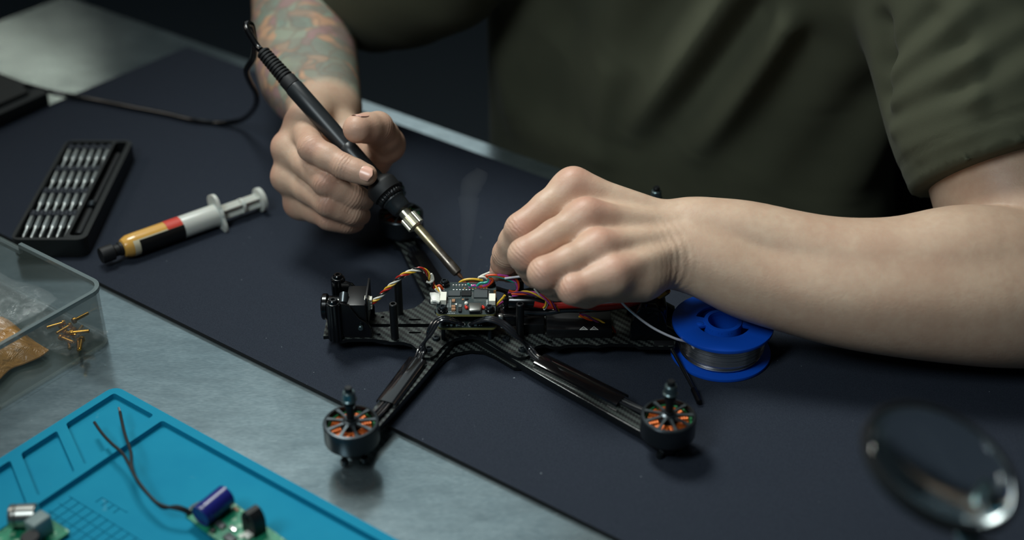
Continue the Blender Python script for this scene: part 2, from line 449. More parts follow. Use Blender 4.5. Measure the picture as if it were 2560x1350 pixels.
# the tattoo sleeve: patches of teal, peach, violet and grey with dark outlines
dn = nt.noise(co, 24, 3, .6)
wv = nt.n('ShaderNodeVectorMath', operation='ADD'); sc_ = nt.n('ShaderNodeVectorMath', operation='SCALE')
nz = nt.n('ShaderNodeTexNoise'); nz.inputs['Scale'].default_value = 22; nt.l(co, nz.inputs['Vector'])
nt.l(nz.outputs['Color'], sc_.inputs[0]); sc_.inputs['Scale'].default_value = .085; nt.l(co, wv.inputs[0]); nt.l(sc_.outputs[0], wv.inputs[1])
vo = nt.n('ShaderNodeTexVoronoi'); vo.inputs['Scale'].default_value = 56; nt.l(wv.outputs[0], vo.inputs['Vector'])
ve = nt.n('ShaderNodeTexVoronoi', feature='DISTANCE_TO_EDGE'); ve.inputs['Scale'].default_value = 56; nt.l(wv.outputs[0], ve.inputs['Vector'])
sx = nt.n('ShaderNodeSeparateColor'); nt.l(vo.outputs['Color'], sx.inputs[0])
big = nt.noise(wv.outputs[0], 17, 1, .4)
patch = nt.ramp(nt.math('ADD', nt.math('MULTIPLY', sx.outputs[0], .45), nt.math('MULTIPLY', big, .62)),
                [(0., (50, 104, 102)), (.30, (66, 124, 118)), (.42, (112, 142, 128)), (.50, (184, 140, 108)), (.58, (128, 96, 108)), (.68, (176, 132, 104)), (.80, (104, 124, 114)), (1., (156, 116, 98))], 'CONSTANT')
wav = nt.n('ShaderNodeTexWave', wave_type='RINGS'); wav.inputs['Scale'].default_value = 16; wav.inputs['Distortion'].default_value = 9; wav.inputs['Detail'].default_value = 2
nt.l(co, wav.inputs['Vector'])
patch = nt.mix(nt.map(wav.outputs['Fac'], .55, .8, 0, .55), patch, srgb((70, 96, 96)))
patch = nt.mix(nt.map(ve.outputs['Distance'], .02, .14, .5, 0), patch, srgb((52, 50, 54)))
fb = nt.noise(co, 120, 4, .7)
patch = nt.mix(nt.map(fb, .4, .75, 0, .22), patch, srgb((124, 132, 120)))
c1 = nt.mix(nt.math('MULTIPLY', ink, .92, True), c1, nt.mix(.25, patch, c1))
nt.l(c1, nt.b.inputs['Base Color'])
wrk = nt.math('MULTIPLY', nt.math('SINE', nt.math('ADD', nt.math('MULTIPLY', wc, 2.6), nt.math('MULTIPLY', nt.noise(co, 300, 2, .5), 5.))), wr)
pores = nt.noise(co, 900, 2, .6); fold = nt.noise(nt.coord(scale=(1, 1, 1)), 160, 4, .7, .6)
nt.bump(nt.math('ADD', nt.math('MULTIPLY', wrk, .55), nt.math('ADD', nt.math('MULTIPLY', pores, .35), nt.math('MULTIPLY', fold, .5))), .42, .0007)
M_nail = pm('fingernail', (222, 172, 152), .25, 0, .55)
M_hair = pm('dark_hair', (34, 26, 20), .6)
M_pants = pm('navy_trousers', (34, 38, 48), .9)
M_shirt = pm('olive_cotton', (84, 84, 66), .88, 0, .22, sheen=.03)
nt = NT(M_shirt); co = nt.coord(); wv1 = nt.noise(nt.coord(scale=(1, 1, 3)), 1300, 2, .6); lo_ = nt.noise(co, 14, 3, .5)
nt.l(nt.mix(nt.map(lo_, .3, .7, 0, 1), srgb((66, 68, 54)), srgb((76, 78, 62))), nt.b.inputs['Base Color'])
st = attr(nt, 'stitch')
nt.bump(nt.math('ADD', nt.math('MULTIPLY', wv1, .5), nt.math('MULTIPLY', st, -1.)), .5, .0005)

# ---------------------------------------------------------------- skeleton (measured points: pixel, pixel, distance from the lens)
def chain(pts, k=3, waist=1.0):
    cs = []
    for (a, ra), (b, rb) in zip(pts[:-1], pts[1:]):
        m = (a + b) / 2; rm = (ra + rb) / 2 * waist
        cs += [Cone(a, m, ra, rm), Cone(m, b, rm, rb)]
    return SM(k, cs)
def J(x, y, t, r): return (np.array(T(x, y, t)), r)
unit = lambda v: v / np.linalg.norm(v)
wrinkle = []; redspots = []
def finger(pts, dorsal=None):
    for i, (p, r) in enumerate(pts[1:-1]):
        ax = unit(pts[i + 2][0] - pts[i][0]); wrinkle.append((p, ax, r))
    return chain(pts)
# left hand (pinching the solder) ------------------------------------------------
Lw = J(1715, 605, 885, 20)
Lm = [J(1432, 466, 884, 10.3), J(1464, 543, 864, 10.4), J(1495, 622, 850, 10), J(1534, 688, 842, 9.2)]
Lf = [finger([Lm[0], J(1303, 572, 876, 10), J(1268, 634, 898, 9.2), J(1256, 672, 920, 8.3)]),
      finger([Lm[1], J(1312, 637, 856, 10.2), J(1340, 684, 874, 8.8), J(1362, 690, 892, 7.6)]),
      finger([Lm[2], J(1361, 684, 840, 10.0), J(1392, 716, 856, 8.6), J(1420, 715, 868, 7.4)]),
      finger([Lm[3], J(1432, 722, 838, 9.4), J(1466, 734, 850, 8.6), J(1490, 722, 860, 7.)])]
Lt = finger([J(1600, 600, 915, 13), J(1450, 620, 925, 11), J(1335, 640, 935, 9.6), J(1272, 678, 938, 7.8)])
mid = np.array(T(1480, 575, 870)); dors_L = unit(np.cross(Lm[3][0] - Lm[0][0], Lm[1][0] - Lw[0]))
if dors_L @ (np.array([0, 0, CH]) - mid) < 0: dors_L = -dors_L
pal = []
wo = [(1700, 572, 888), (1705, 590, 884), (1708, 615, 880), (1712, 640, 876)]
for (p, r), w in zip(Lm, wo):
    w = np.array(T(*w)); pal.append(Cone(p - dors_L * 2.5, w, r + .6, 13)); pal.append(Cone(p - dors_L * 9, w - dors_L * 6, r, 13))
tend = []
for (p, r), w in zip(Lm, wo):
    w = np.array(T(*w)); q = p + dors_L * 1.8
    tend.append(Cone(q, q + (w - p) * .12, 8.0, 6.6)); tend.append(Cone(p + dors_L * 6.2, p + (w - p) * .8 + dors_L * 11.0, 2.9, 1.6))
    redspots.append((p + dors_L * 8, 13, 1.0))
palm_L = SM(9, pal + [Cone(*[np.array(T(*q)) for q in ((1600, 690, 862), (1545, 700, 858))], 16, 13)])
fore_L = []
A = [(1712, 580, 888, 19), (1800, 592, 886, 19.5), (1900, 610, 884, 21.5), (2100, 668, 880, 27.5), (2250, 682, 878, 31), (2430, 668, 878, 36), (2640, 722, 885, 42)]
Bq = [(1715, 634, 878, 18.5), (1800, 668, 876, 19), (1900, 708, 876, 21.5), (2100, 742, 874, 27.5), (2300, 752, 873, 33), (2500, 752, 875, 38), (2660, 740, 885, 41)]
def fine4(L_, n=5):                      # smooth (x, y, depth, radius) rows
    Q = np.array(L_, float); out = []
    for i in range(len(Q) - 1):
        a, b, c, d = Q[max(i - 1, 0)], Q[i], Q[i + 1], Q[min(i + 2, len(Q) - 1)]
        for k in range(n):
            t = k / n; out.append(tuple(.5 * (2 * b + (c - a) * t + (2 * a - 5 * b + 4 * c - d) * t * t + (3 * b - a - 3 * c + d) * t ** 3)))
    return out + [tuple(Q[-1])]
A, Bq = fine4(A), fine4(Bq)
for L_ in (A, Bq):
    for a, b in zip(L_[:-1], L_[1:]): fore_L.append(Cone(T(*a[:3]), T(*b[:3]), a[3], b[3]))
fore_L = SM(9, fore_L)
UA = fine4([(2650, 700, 895, 46), (2540, 490, 930, 50), (2500, 260, 935, 52), (2460, 0, 940, 56), (2430, -200, 945, 60)], 4)
upper_L = SM(8, [Cone(T(*a[:3]), T(*b[:3]), a[3], b[3]) for a, b in zip(UA[:-1], UA[1:])])
base_L = SM(2.5, [SM(9, [fore_L, palm_L] + tend), upper_L])
arm_L = Hand(base_L, Lf + [Lt], 7)
# right hand (holding the iron) --------------------------------------------------
Rw = J(806, 272, 1042, 25)
Rm = [J(757, 305, 984, 10), J(722, 370, 976, 9.8), J(720, 442, 980, 9.4), J(750, 508, 988, 8.8)]
Rf = [finger([Rm[0], J(779, 370, 943, 9.2), J(860, 416, 934, 8.2), J(916, 437, 931, 7.4)]),
      finger([Rm[1], J(814, 455, 945, 9.2), J(880, 490, 953, 8.2), J(908, 500, 962, 7.6)]),
      finger([Rm[2], J(818, 508, 952, 8.8), J(878, 532, 960, 8.0), J(900, 538, 970, 7.4)]),
      finger([Rm[3], J(822, 546, 966, 8.0), J(866, 556, 970, 7.3), J(888, 556, 978, 6.8)])]
Rt = finger([J(895, 365, 1025, 17), J(968, 362, 982, 12.5), J(945, 318, 956, 10.4), J(893, 322, 936, 9.8)])
dors_R = unit(np.cross(Rm[0][0] - Rm[3][0], Rm[1][0] - Rw[0])); hc = (Rm[1][0] + Rm[2][0]) / 2
if dors_R @ (np.array(T(900, 450, 960)) - hc) > 0: dors_R = -dors_R
pal = []; wo = [(790, 262, 1044), (800, 268, 1042), (812, 278, 1042), (825, 288, 1044)]
for (p, r), w in zip(Rm, wo):
    w = np.array(T(*w)); pal.append(Cone(p, w, r + .6, 16)); pal.append(Cone(p - dors_R * 7, w - dors_R * 4, r, 15)); redspots.append((p + dors_R * 8, 13, 1.0))
tend = [Cone(p + dors_R * 1.2, p + dors_R * 1.2 + (Rw[0] - p) * .12, 8.6, 7.4) for p, r in Rm]
palm_R = SM(9, pal + tend + [Cone(*[np.array(T(*q)) for q in ((925, 400, 992), (870, 350, 1020))], 15, 18), Cone(*[np.array(T(*q)) for q in ((850, 480, 1000), (840, 350, 1030))], 14, 18)])
fore_R = []
for L_ in map(fine4, ([(798, 268, 1044, 20), (748, 200, 1092, 27), (738, 100, 1150, 31), (738, 0, 1210, 33), (740, -60, 1250, 36)],
           [(826, 268, 1046, 20), (800, 200, 1092, 27), (786, 100, 1150, 31), (770, 0, 1210, 33), (745, -60, 1250, 36)])):
    for a, b in zip(L_[:-1], L_[1:]): fore_R.append(Cone(T(*a[:3]), T(*b[:3]), a[3], b[3]))
fore_R = SM(10, fore_R)
UR = [(738, -62, 1262, 38), (905, -12, 1185, 43), (1060, -105, 1115, 50), (1200, -330, 1050, 58)]
upper_R = SM(8, [Cone(T(*a[:3]), T(*b[:3]), a[3], b[3]) for a, b in zip(UR[:-1], UR[1:])])
base_R = SM(6, [SM(10, [fore_R, palm_R]), upper_R])
arm_R = Hand(base_R, Rf + [Rt], 6)
tp, tr = np.array(T(893, 322, 936)), None
redspots += [(np.array(T(893, 322, 936)), 16, .8), (np.array(T(916, 437, 931)), 10, .6), (np.array(T(860, 416, 930)), 9, .6), (np.array(T(779, 370, 936)), 11, .8), (np.array(T(814, 455, 938)), 11, .9),
             (np.array(T(818, 508, 945)), 10, .8), (np.array(T(822, 546, 960)), 9, .8), (np.array(T(1300, 566, 866)), 10, .8), (np.array(T(1312, 640, 850)), 11, .9), (np.array(T(1360, 690, 834)), 11, 1.), (np.array(T(1432, 720, 832)), 12, 1.), (np.array(T(1262, 680, 905)), 9, .6)]
def arm_mesh(node, lo, hi, h):
    ps, F = nets(node, lo, hi, h); return relax(ps, F, 2, .45), F
def bounds(node):
    lo = np.full(3, 1e9); hi = -lo
    def walk(n):
        nonlocal lo, hi
        if isinstance(n, Cone):
            for p, r in ((n.a, n.ra), (n.a + n.d, n.rb)): lo = np.minimum(lo, p - r - 4); hi = np.maximum(hi, p + r + 4)
        elif isinstance(n, SM): [walk(c) for c in n.ch]
        elif isinstance(n, Hand): walk(n.b); [walk(c) for c in n.f]
    walk(node); return lo, hi
def keepfront(ps, F, keep):             # drop faces whose vertices are all masked out
    k = keep[F].any(1); F = F[k]; used = np.unique(F); mp = np.full(len(ps), -1); mp[used] = np.arange(len(used)); return ps[used], mp[F]
def attrs(ps, F, inkv, rest):
    N = vnormals(ps, F); rd = np.zeros(len(ps)); hnd = [p for p, _, _ in wrinkle]
    for p in hnd: rd = np.maximum(rd, .5 * np.exp(-((ps - p) ** 2).sum(1) / 24. ** 2))
    w = np.zeros(len(ps)); wc_ = np.zeros(len(ps))
    for c, r, s_ in redspots: rd = np.maximum(rd, s_ * np.exp(-((ps - c) ** 2).sum(1) / r ** 2))
    for c, ax, r in wrinkle:
        q = ps - c; al = q @ ax; g = .55 * np.exp(-(al / 4.5) ** 2) * (np.sqrt(((q - al[:, None] * ax) ** 2).sum(1)) < r * 1.6)
        b = g > w; w = np.where(b, g, w); wc_ = np.where(b, al, wc_)
    return dict(red=np.clip(rd, 0, 1) * .62, ink=inkv, wr=w, wc=wc_)
parts = []
for node, side in ((arm_L, 0), (arm_R, 1)):
    lo, hi = bounds(node); ps, F = arm_mesh(node, lo, hi, 1.25 if side == 0 else 1.35)
    if side:
        e = 9 + (ps - Rw[0]) @ unit(np.array(T(738, 0, 1210)) - Rw[0]); inkv = np.clip((e - 2) / 12, 0, 1)
    else:
        inkv = np.zeros(len(ps))
    a = attrs(ps, F, inkv, None)
    if side == 0:                      # wrist creases on the little-finger side
        c = np.array(T(1672, 668, 862)); ax = unit(Lw[0] - Lm[2][0]); q = ps - c; al = q @ ax
        g = np.exp(-(al / 11.) ** 2) * np.exp(-(((q - al[:, None] * ax) ** 2).sum(1)) / 22. ** 2)
        b = g > a['wr']; a['wr'] = np.where(b, g, a['wr']); a['wc'] = np.where(b, al * .55, a['wc'])
        N = vnormals(ps, F); ps = ps - N * (g * .3 * np.maximum(0, np.sin(al * 1.15)))[:, None]
    parts.append((ps, F, a))
# torso, neck and head, coarse, all but hidden by the shirt
def TORSO(grow):
    def f(P):
        u = P[:, 0] * U.x + P[:, 1] * U.y; v = P[:, 0] * V.x + P[:, 1] * V.y; z = P[:, 2]
        zc = np.interp(z, [-230, -120, 0, 120, 240, 320], [0, 1, 2, 3, 4, 5])
        a = np.interp(z, [-230, -120, 0, 120, 240, 300, 335], [192, 198, 188, 197, 200, 165, 90]) + grow
        b = np.interp(z, [-230, -120, 0, 120, 240, 300, 335], [120, 122, 112, 118, 118, 92, 60]) + grow
        cv = np.interp(z, [-230, 0, 300], [985, 955, 935])
        cu = np.interp(z, [-230, 0, 300], [-520, -522, -487])
        q = np.sqrt(((u - cu) / a) ** 2 + ((v - cv) / b) ** 2)
        return np.maximum((q - 1) * np.minimum(a, b) * .92, np.maximum(z - 330, -235 - z))
    return f
nk = UV(-485, 930, 330); hd = UV(-485, 880, 470)
fwd = np.array(-V)
head = SM(14, [Cone(nk, hd - Vector((0, 0, 40)), 56, 50), Ell(hd + Vector((0, 0, 20)), (76, 76, 98)), Cone(np.array(hd) + fwd * 22 + [0, 0, -55], np.array(hd) + fwd * 50 + [0, 0, -70], 45, 30)])
face = SM(5, [head, Cone(np.array(hd) + fwd * 74 + [0, 0, 20], np.array(hd) + fwd * 92 + [0, 0, -12], 6, 11), Ell(np.array(hd) + fwd * 76 + [0, 0, -45], (20, 14, 6)),
              Cone(np.array(hd) + np.array(U) * 78 + [0, 0, 15], np.array(hd) + np.array(U) * 76 + [0, 0, -20], 9, 6), Cone(np.array(hd) - np.array(U) * 78 + [0, 0, 15], np.array(hd) - np.array(U) * 76 + [0, 0, -20], 9, 6)])
core = SM(30, [Fn(TORSO(-14)), face, Cone(UV(-485, 940, 265), T(2430, -200, 945), 52, 54), Cone(UV(-485, 940, 265), T(1200, -330, 1050), 52, 52)])
lo = np.array([-160, 780, -230]); hi = np.array([560, 1330, 600])
ps, F = nets(core, lo, hi, 6.); ps = relax(ps, F, 2)
z0 = np.zeros(len(ps)); parts.append((ps, F, dict(red=z0, ink=z0, wr=z0, wc=z0)))
off = 0; PS = []; FF = []; AT = {k: [] for k in ('red', 'ink', 'wr', 'wc')}
for ps, F, a in parts:
    PS.append(ps); FF.append(F + off); off += len(ps)
    for k in AT: AT[k].append(a[k])
person = thing('person', 'person in an olive t-shirt leaning over the bench, one forearm tattooed, soldering', 'person', UV(-485, 950, -760))
body = npobj('body', np.concatenate(PS), np.concatenate(FF), M_skin, person, {k: np.concatenate(v) for k, v in AT.items()})
body['label'] = 'bare forearms and hands, one forearm covered in coloured tattoos'
# fingernails
def nail(c, ax, nrm, w, l, r, name='fingernail'):
    ax = Vector(ax).normalized(); n = Vector(nrm); n = (n - ax * n.dot(ax)).normalized(); s_ = ax.cross(n)
    mb = MB(); NU, NV = 12, 10; vs = []; fs = []
    for lay in (0, 1):
        for i in range(NU + 1):
            for j in range(NV + 1):
                a = (i / NU * 2 - 1); b = (j / NV * 2 - 1)
                k = (1 - abs(b) ** 3.2) ** (1 / 3.2) if abs(b) < 1 else 0
                hw = w / 2 * (.35 + .65 * k); th = a * hw / r
                p = Vector(c) + s_ * (r * math.sin(th)) + n * (r * math.cos(th) - r - lay * .5 - .25 * (abs(a) ** 4) - .3 * abs(b) ** 4) + ax * (b * l / 2 * (1 - .12 * a * a))
                vs.append(p)
    n1 = (NU + 1) * (NV + 1)
    for i in range(NU):
        for j in range(NV):
            q = i * (NV + 1) + j; f = (q, q + 1, q + NV + 2, q + NV + 1); fs.append(f); fs.append(tuple(n1 + k for k in reversed(f)))
    mb.add(vs, fs); return obj(name, mb, M_nail, body, world=True, angle=60)
tov = lambda p: (Vector((0, 0, CH)) - Vector(p)).normalized()
def surf(p, nrm, r): return Vector(p) + Vector(nrm).normalized() * r
tip = T(918, 438, 931); ax = T(928, 443, 931) - T(860, 416, 934); n_ = tov(tip) + Vector((.25, -.1, .15))
n_ = (n_ - ax.normalized() * n_.dot(ax.normalized())).normalized(); nail(surf(tip, n_, 7.75), ax, n_, 10.5, 10.5, 7.2)
tip = T(1256, 672, 919); ax = T(1256, 672, 920) - T(1268, 634, 898); n_ = tov(tip) + Vector((-.45, 0, 0))
n_ = (n_ - ax.normalized() * n_.dot(ax.normalized())).normalized(); nail(surf(tip, n_, 8.55), ax, n_, 10.5, 12, 7.8)
tip = T(903, 322, 937); ax = T(893, 322, 936) - T(945, 318, 956); n_ = Vector((.35, .9, .1))
n_ = (n_ - ax.normalized() * n_.dot(ax.normalized())).normalized(); nail(surf(tip, n_, 9.9), ax, n_, 13, 13, 9.4)
# eyes and hair (above the frame)
for s_ in (-1, 1):
    mb = MB(); e = hd - V * 66 + U * (31 * s_) + Vector((0, 0, 22)); mb.sph(e, 11, 16); obj('eye', mb, M_white, body, world=True)
hair = SM(10, [Ell(np.array(hd) - fwd * 8 + [0, 0, 34], (82, 82, 98))])
def facecut(P): q = P - np.array(hd); return np.maximum(q @ fwd - 48 + np.maximum(0, 30 - q[:, 2]) * 1.2, -(q[:, 2] + 55))
ps, F = nets(hair, np.array(hd) - 120, np.array(hd) + 150, 5., cut=facecut); npobj('hair', relax(ps, F, 3), F, M_hair, person)

# ---------------------------------------------------------------- t-shirt
SL = fine4([(2522, 425, 930, 57), (2502, 330, 933, 65), (2482, 200, 936, 71), (2452, 0, 942, 76), (2430, -200, 948, 82), (2380, -330, 960, 84)], 3)
SR = [(925, -30, 1172, 55), (1000, -75, 1140, 62), (1075, -130, 1110, 68), (1200, -330, 1050, 80)]
sl = lambda Q: SM(10, [Cone(T(*a[:3]), T(*b[:3]), a[3], b[3]) for a, b in zip(Q[:-1], Q[1:])])
yoke = SM(30, [Cone(UV(-485, 938, 270), T(2420, -260, 950), 66, 72), Cone(UV(-485, 938, 270), T(1200, -330, 1050), 66, 70)])
hL = np.array(T(2522, 425, 930)); axL = unit(np.array(T(2482, 200, 936)) - hL); hemL = np.array(T(2300, 462, 925)); hemL2 = np.array(T(2560, 358, 872))
# hem plane through the measured hem line, facing down the arm
lh = unit(hemL2 - hemL); nL = unit(-axL + lh * (axL @ lh)); cL = (hemL + hemL2) / 2
hR = np.array(T(905, -30, 1180)); axR = unit(np.array(T(1060, -120, 1115)) - hR)
class Cut:                               # a node trimmed by a plane
    def __init__(s, n, c, d): s.n = n; s.c = c; s.d = d; s.on = True
    def prep(s, c, th): s.on = s.n.prep(c, th); return s.on
    def ev(s, P): return np.maximum(s.n.ev(P), (P - s.c) @ s.d)
shirt = SM(12, [SM(34, [Fn(TORSO(0)), yoke]), Cut(sl(SL), cL, nL), Cut(sl(SR), hR, -axR)])
cut = lambda P: P[:, 2] - 318
lo = np.array([-210, 700, -150.]); hi = np.array([540, 1290, 330.])
ps, F = nets(shirt, lo, hi, 3.2, cut=lambda P: np.maximum(cut(P), -140 - P[:, 2])); ps = relax(ps, F, 3)
N = vnormals(ps, F)
def seg_d(P, a, b):
    a = np.array(a); d = np.array(b) - a; t = np.clip((P - a) @ d / (d @ d), 0, 1); return np.sqrt(((P - a - t[:, None] * d) ** 2).sum(1)), t
def onTorso(x, y):                      # where the line of sight meets the front of the torso
    t = 850.; f = TORSO(0)
    for _ in range(60):
        p = np.array(T(x, y, t)); d = f(p[None])[0]
        if d < .5: break
        t += max(d * .7, .5)
    return p
def onNode(node, x, y, t0=800.):
    t = t0
    for _ in range(80):
        p = np.array(T(x, y, t))
        node.prep(p, 1e4); d = node.ev(p[None])[0]
        if d < .4: break
        t += max(d * .8, .4)
    return p
disp = np.zeros(len(ps))
folds = [((1830, -30), (1586, 330), 9, 13), ((1960, 60), (1745, 380), 9.5, 13), ((1700, -40), (1560, 150), -7, 22), ((1900, 40), (1660, 340), -6, 14), ((1560, -20), (1500, 330), 3.5, 30), ((1450, -30), (1380, 130), -4, 26),
         ((2040, 120), (1850, 430), -5, 22), ((2120, 40), (2080, 300), 3, 26), ((1250, 120), (1290, 300), 3.5, 26), ((1290, 300), (1560, 400), 3, 20), ((1400, 60), (1330, 300), -3, 26), ((1530, 180), (1500, 420), 4, 14), ((2160, 260), (1960, 500), -5, 30), ((2215, 300), (2120, 520), 4, 22)]
for a, b, hh, sg in folds:
    d, t = seg_d(ps, onTorso(*a), onTorso(*b)); disp += 1.7 * hh * np.exp(-(d / sg) ** 2) * (1 - .75 * t ** 4)
sfold = [((2215, 205), (2420, 20), 5, 9), ((2222, 262), (2430, 150), 4.5, 8), ((2430, 150), (2560, 60), 3.5, 9), ((2232, 320), (2440, 240), 4, 7), ((2440, 240), (2580, 160), 3, 9), ((2205, 170), (2330, 40), -6, 8), ((2215, 235), (2400, 110), -5, 8), ((2225, 295), (2400, 225), -4, 7),
         ((2450, 210), (2580, 20), -3, 16), ((2300, 420), (2580, 330), -.9, 3.2), ((2260, 370), (2420, 330), 2, 8), ((2202, 60), (2206, 240), -9, 9)]
slv = SM(14, [shirt])
for a, b, hh, sg in sfold:
    d, t = seg_d(ps, onNode(slv, *a), onNode(slv, *b)); disp += hh * np.exp(-(d / sg) ** 2)
rr_ = rnd.random
for k in range(16):                      # soft creases down the right sleeve and the sides
    a = np.array(T(900 + 22 * k, -120 + 11 * (k % 5) * 3, 1150 - 7 * k)); b = a + np.array([rr_() * 60 - 10, rr_() * 40 - 20, 60]); d, t = seg_d(ps, a, b); disp += (2.5 if k % 2 else -2.5) * np.exp(-(d / 12) ** 2)
# double stitch line above the left hem
sd = -(ps - cL) @ nL; near = np.sqrt(((ps - hL) ** 2).sum(1)) < 130
groove = np.exp(-((sd - 19) / 1.6) ** 2) + np.exp(-((sd - 16.) / 1.6) ** 2)
stv = np.where(near, groove, 0)
disp -= np.where(near, .5 * groove - 1.6 * np.exp(-((sd - 1) / 4.) ** 2), 0)
ps = ps + N * disp[:, None]
npobj('t_shirt', ps, F, M_shirt, person, dict(stitch=stv))
# trousers and shoes (under the bench)
hipL, hipR = UV(-372, 965, -215), UV(-532, 965, -215); kL, kR = UV(-330, 560, -190), UV(-575, 575, -190); aL, aR = UV(-330, 600, -650), UV(-575, 615, -650)
tr = SM(25, [Fn(lambda P: np.maximum(TORSO(-2)(P), P[:, 2] + 120)), SM(12, [Cone(hipL, kL, 82, 62), Cone(kL, aL, 62, 48)]), SM(12, [Cone(hipR, kR, 82, 62), Cone(kR, aR, 62, 48)])])
lo, hi = np.array([-260, 540, -720.]), np.array([560, 1330, -90.])
ps, F = nets(tr, lo, hi, 9.); npobj('trousers', relax(ps, F, 3), F, M_pants, person)
for a in (aL, aR):
    sh = SM(20, [Cone(a + Vector((0, 0, -40)), a + Vector((0, 0, -70)), 40, 40), Cone(a + Vector((0, 0, -68)), a - V * 130 + Vector((0, 0, -76)), 40, 32)])
    ps, F = nets(sh, np.array(a) - [200, 200, 130], np.array(a) + [120, 120, 20], 6., cut=lambda P: -757 - P[:, 2]); npobj('shoe', relax(ps, F, 2), F, M_blackpl, person)
# ---------------------------------------------------------------- the quadcopter (body along X, centre line Y = 748)
M_carbon = pm('carbon_fibre', (52, 55, 55), .3, .2, .6, coat=.15)
nt = NT(M_carbon)
def twill(nt):
    tc = nt.n('ShaderNodeTexCoord'); sp = nt.n('ShaderNodeSeparateXYZ'); nt.l(tc.outputs['Object'], sp.inputs[0])
    k = 1 / .0016
    x = nt.math('FLOOR', nt.math('MULTIPLY', sp.outputs[0], k)); y = nt.math('FLOOR', nt.math('MULTIPLY', sp.outputs[1], k))
    m = nt.math('MODULO', nt.math('ADD', nt.math('ADD', x, y), 4000), 4)
    return nt.math('LESS_THAN', m, 1.5)
tw = twill(nt)
nt.l(nt.mix(tw, srgb((24, 26, 27)), srgb((74, 80, 77))), nt.b.inputs['Base Color']); nt.l(nt.map(tw, 0, 1, .42, .30), nt.b.inputs['Roughness'])
M_cedge = pm('carbon_edge', (15, 17, 18), .3, 0, .6)
M_pcb = pm('dark_circuit_board', (38, 50, 52), .35, 0, .6)
nt = NT(M_pcb); co = nt.coord(); v_ = nt.n('ShaderNodeTexVoronoi', feature='DISTANCE_TO_EDGE'); v_.inputs['Scale'].default_value = 900; nt.l(co, v_.inputs['Vector'])
nt.l(nt.mix(nt.map(v_.outputs['Distance'], .0, .06, .35, 0), srgb((36, 48, 50)), srgb((120, 132, 128))), nt.b.inputs['Base Color'])
M_olive = pm('board_edge', (128, 124, 70), .6)
M_chip = pm('chip_body', (62, 68, 70), .45); M_pin = pm('tinned_solder', (215, 218, 214), .25, .9); M_pad = pm('gold_pad', (205, 150, 80), .35, .8)
M_silk = pm('white_print', (215, 218, 215), .6); M_conn = pm('white_connector', (232, 230, 215), .45)
M_tan = pm('tan_capacitor', (150, 110, 80), .5)
M_redw = pm('red_wire', (170, 34, 26), .35); M_red2 = pm('orange_red_wire', (208, 76, 34), .35); M_yel = pm('yellow_wire', (222, 176, 52), .35)
M_whw = pm('white_wire', (222, 220, 208), .35); M_teal = pm('teal_wire', (44, 160, 144), .35); M_mag = pm('magenta_wire', (182, 72, 152), .35); M_pur = pm('purple_wire', (96, 40, 90), .35)
M_redbead = pm('red_varnish', (196, 44, 28), .25)
M_bell = pm('motor_bell', (56, 62, 66), .3, .75); M_spoke = pm('motor_spoke', (84, 92, 96), .34, .7)
M_magnet = pm('dark_magnet', (22, 24, 26), .35, .3); M_nut = pm('grey_nut', (96, 112, 114), .32, .85)
M_shell = pm('steel_shell', (160, 160, 155), .3, .9)
M_sleeve = pm('clear_heat_shrink', (20, 19, 21), .12, 0, .8, alpha=.72, coat=1.)
YC = 748.
quad = thing('quadcopter', 'black carbon-fibre quadcopter frame with bare circuit boards and motors, being soldered on the mat', 'drone', (-10, YC, 0))
def add(name, mb, mat, parent=quad, **k): return obj(name, mb, mat, parent, world=True, **k)
def WYp(x, y, Y): r = ray(x, y); return Vector((0, 0, CH)) + r * (Y / r.y)
c1 = lambda x, y, z=11: W(780 + x / 3.75, 640 + y / 3.75, z)
c2 = lambda x, y, z=11: W(1300 + x / 2.7, 680 + y / 2.7, z)
def two(x): return [(p.x, p.y) for p in x]
# main plate
near = [c1(150, 748), c1(175, 770), c1(230, 788), c1(290, 790), c1(340, 778), c1(430, 775), c1(560, 776), c1(690, 790), c1(740, 805), c1(800, 804), c1(860, 806), c1(930, 826), c1(985, 870), c1(1020, 925), c1(1050, 950), c1(1110, 952), c1(1160, 925), c1(1200, 870), c1(1262, 815), c1(1350, 770),
        c1(1440, 752), c1(1500, 750), c1(1570, 758), c1(1660, 795), c1(1760, 860), c1(1850, 918), c1(1930, 950), c1(2000, 948), c1(2035, 930), c1(2025, 900), c1(2075, 862), c1(2120, 838), c1(2180, 828), c2(170, 486), c2(200, 497), c2(240, 505), c2(280, 500), c2(320, 490), c2(460, 486), c2(490, 493), c2(520, 496), c2(555, 488), c2(600, 482), c2(780, 488), c2(800, 502), c2(1000, 505), c2(1040, 500)]
near = two(near); xr = near[-1][0] + 4; yl = near[0][1]
far = [(x, 2 * YC - y) for x, y in reversed(near)]
out = near + [(xr, YC - 10), (xr, YC + 10)] + far + [(near[0][0] - 3, YC + 12), (near[0][0] - 3, YC - 12)]
p2 = lambda x, y: (c1(x, y).x, c1(x, y).y)
holes = []
for x, y in ((568, 572), (663, 572), (530, 735), (627, 735)): cx, cy = p2(x, y); holes.append(circle(cx, cy, 1.25, 12))
for xa, xb, w in ((505, 712, 3.6), (825, 1120, 3.8)): a, b = p2(xa, 650), p2(xb, 652); holes.append(slot(a[0], b[0], YC, w))
for y in (597, 718): a, b = p2(920, y), p2(1010, y); holes.append(slot(a[0], b[0], a[1], 1.8))
a, b = p2(2235, 805), p2(2250, 805); holes.append(circle(a[0], a[1], 1.5, 10))
mb = MB(); mb.prism(out, 8.5, 11, holes)
def updown(mb, n=.5):
    mb.mi = []
    for f in mb.f:
        a, b, c = (Vector(mb.v[i]) for i in f[:3]); nn = (b - a).cross(c - b); mb.mi.append(0 if abs(nn.z) > n * nn.length else 1)
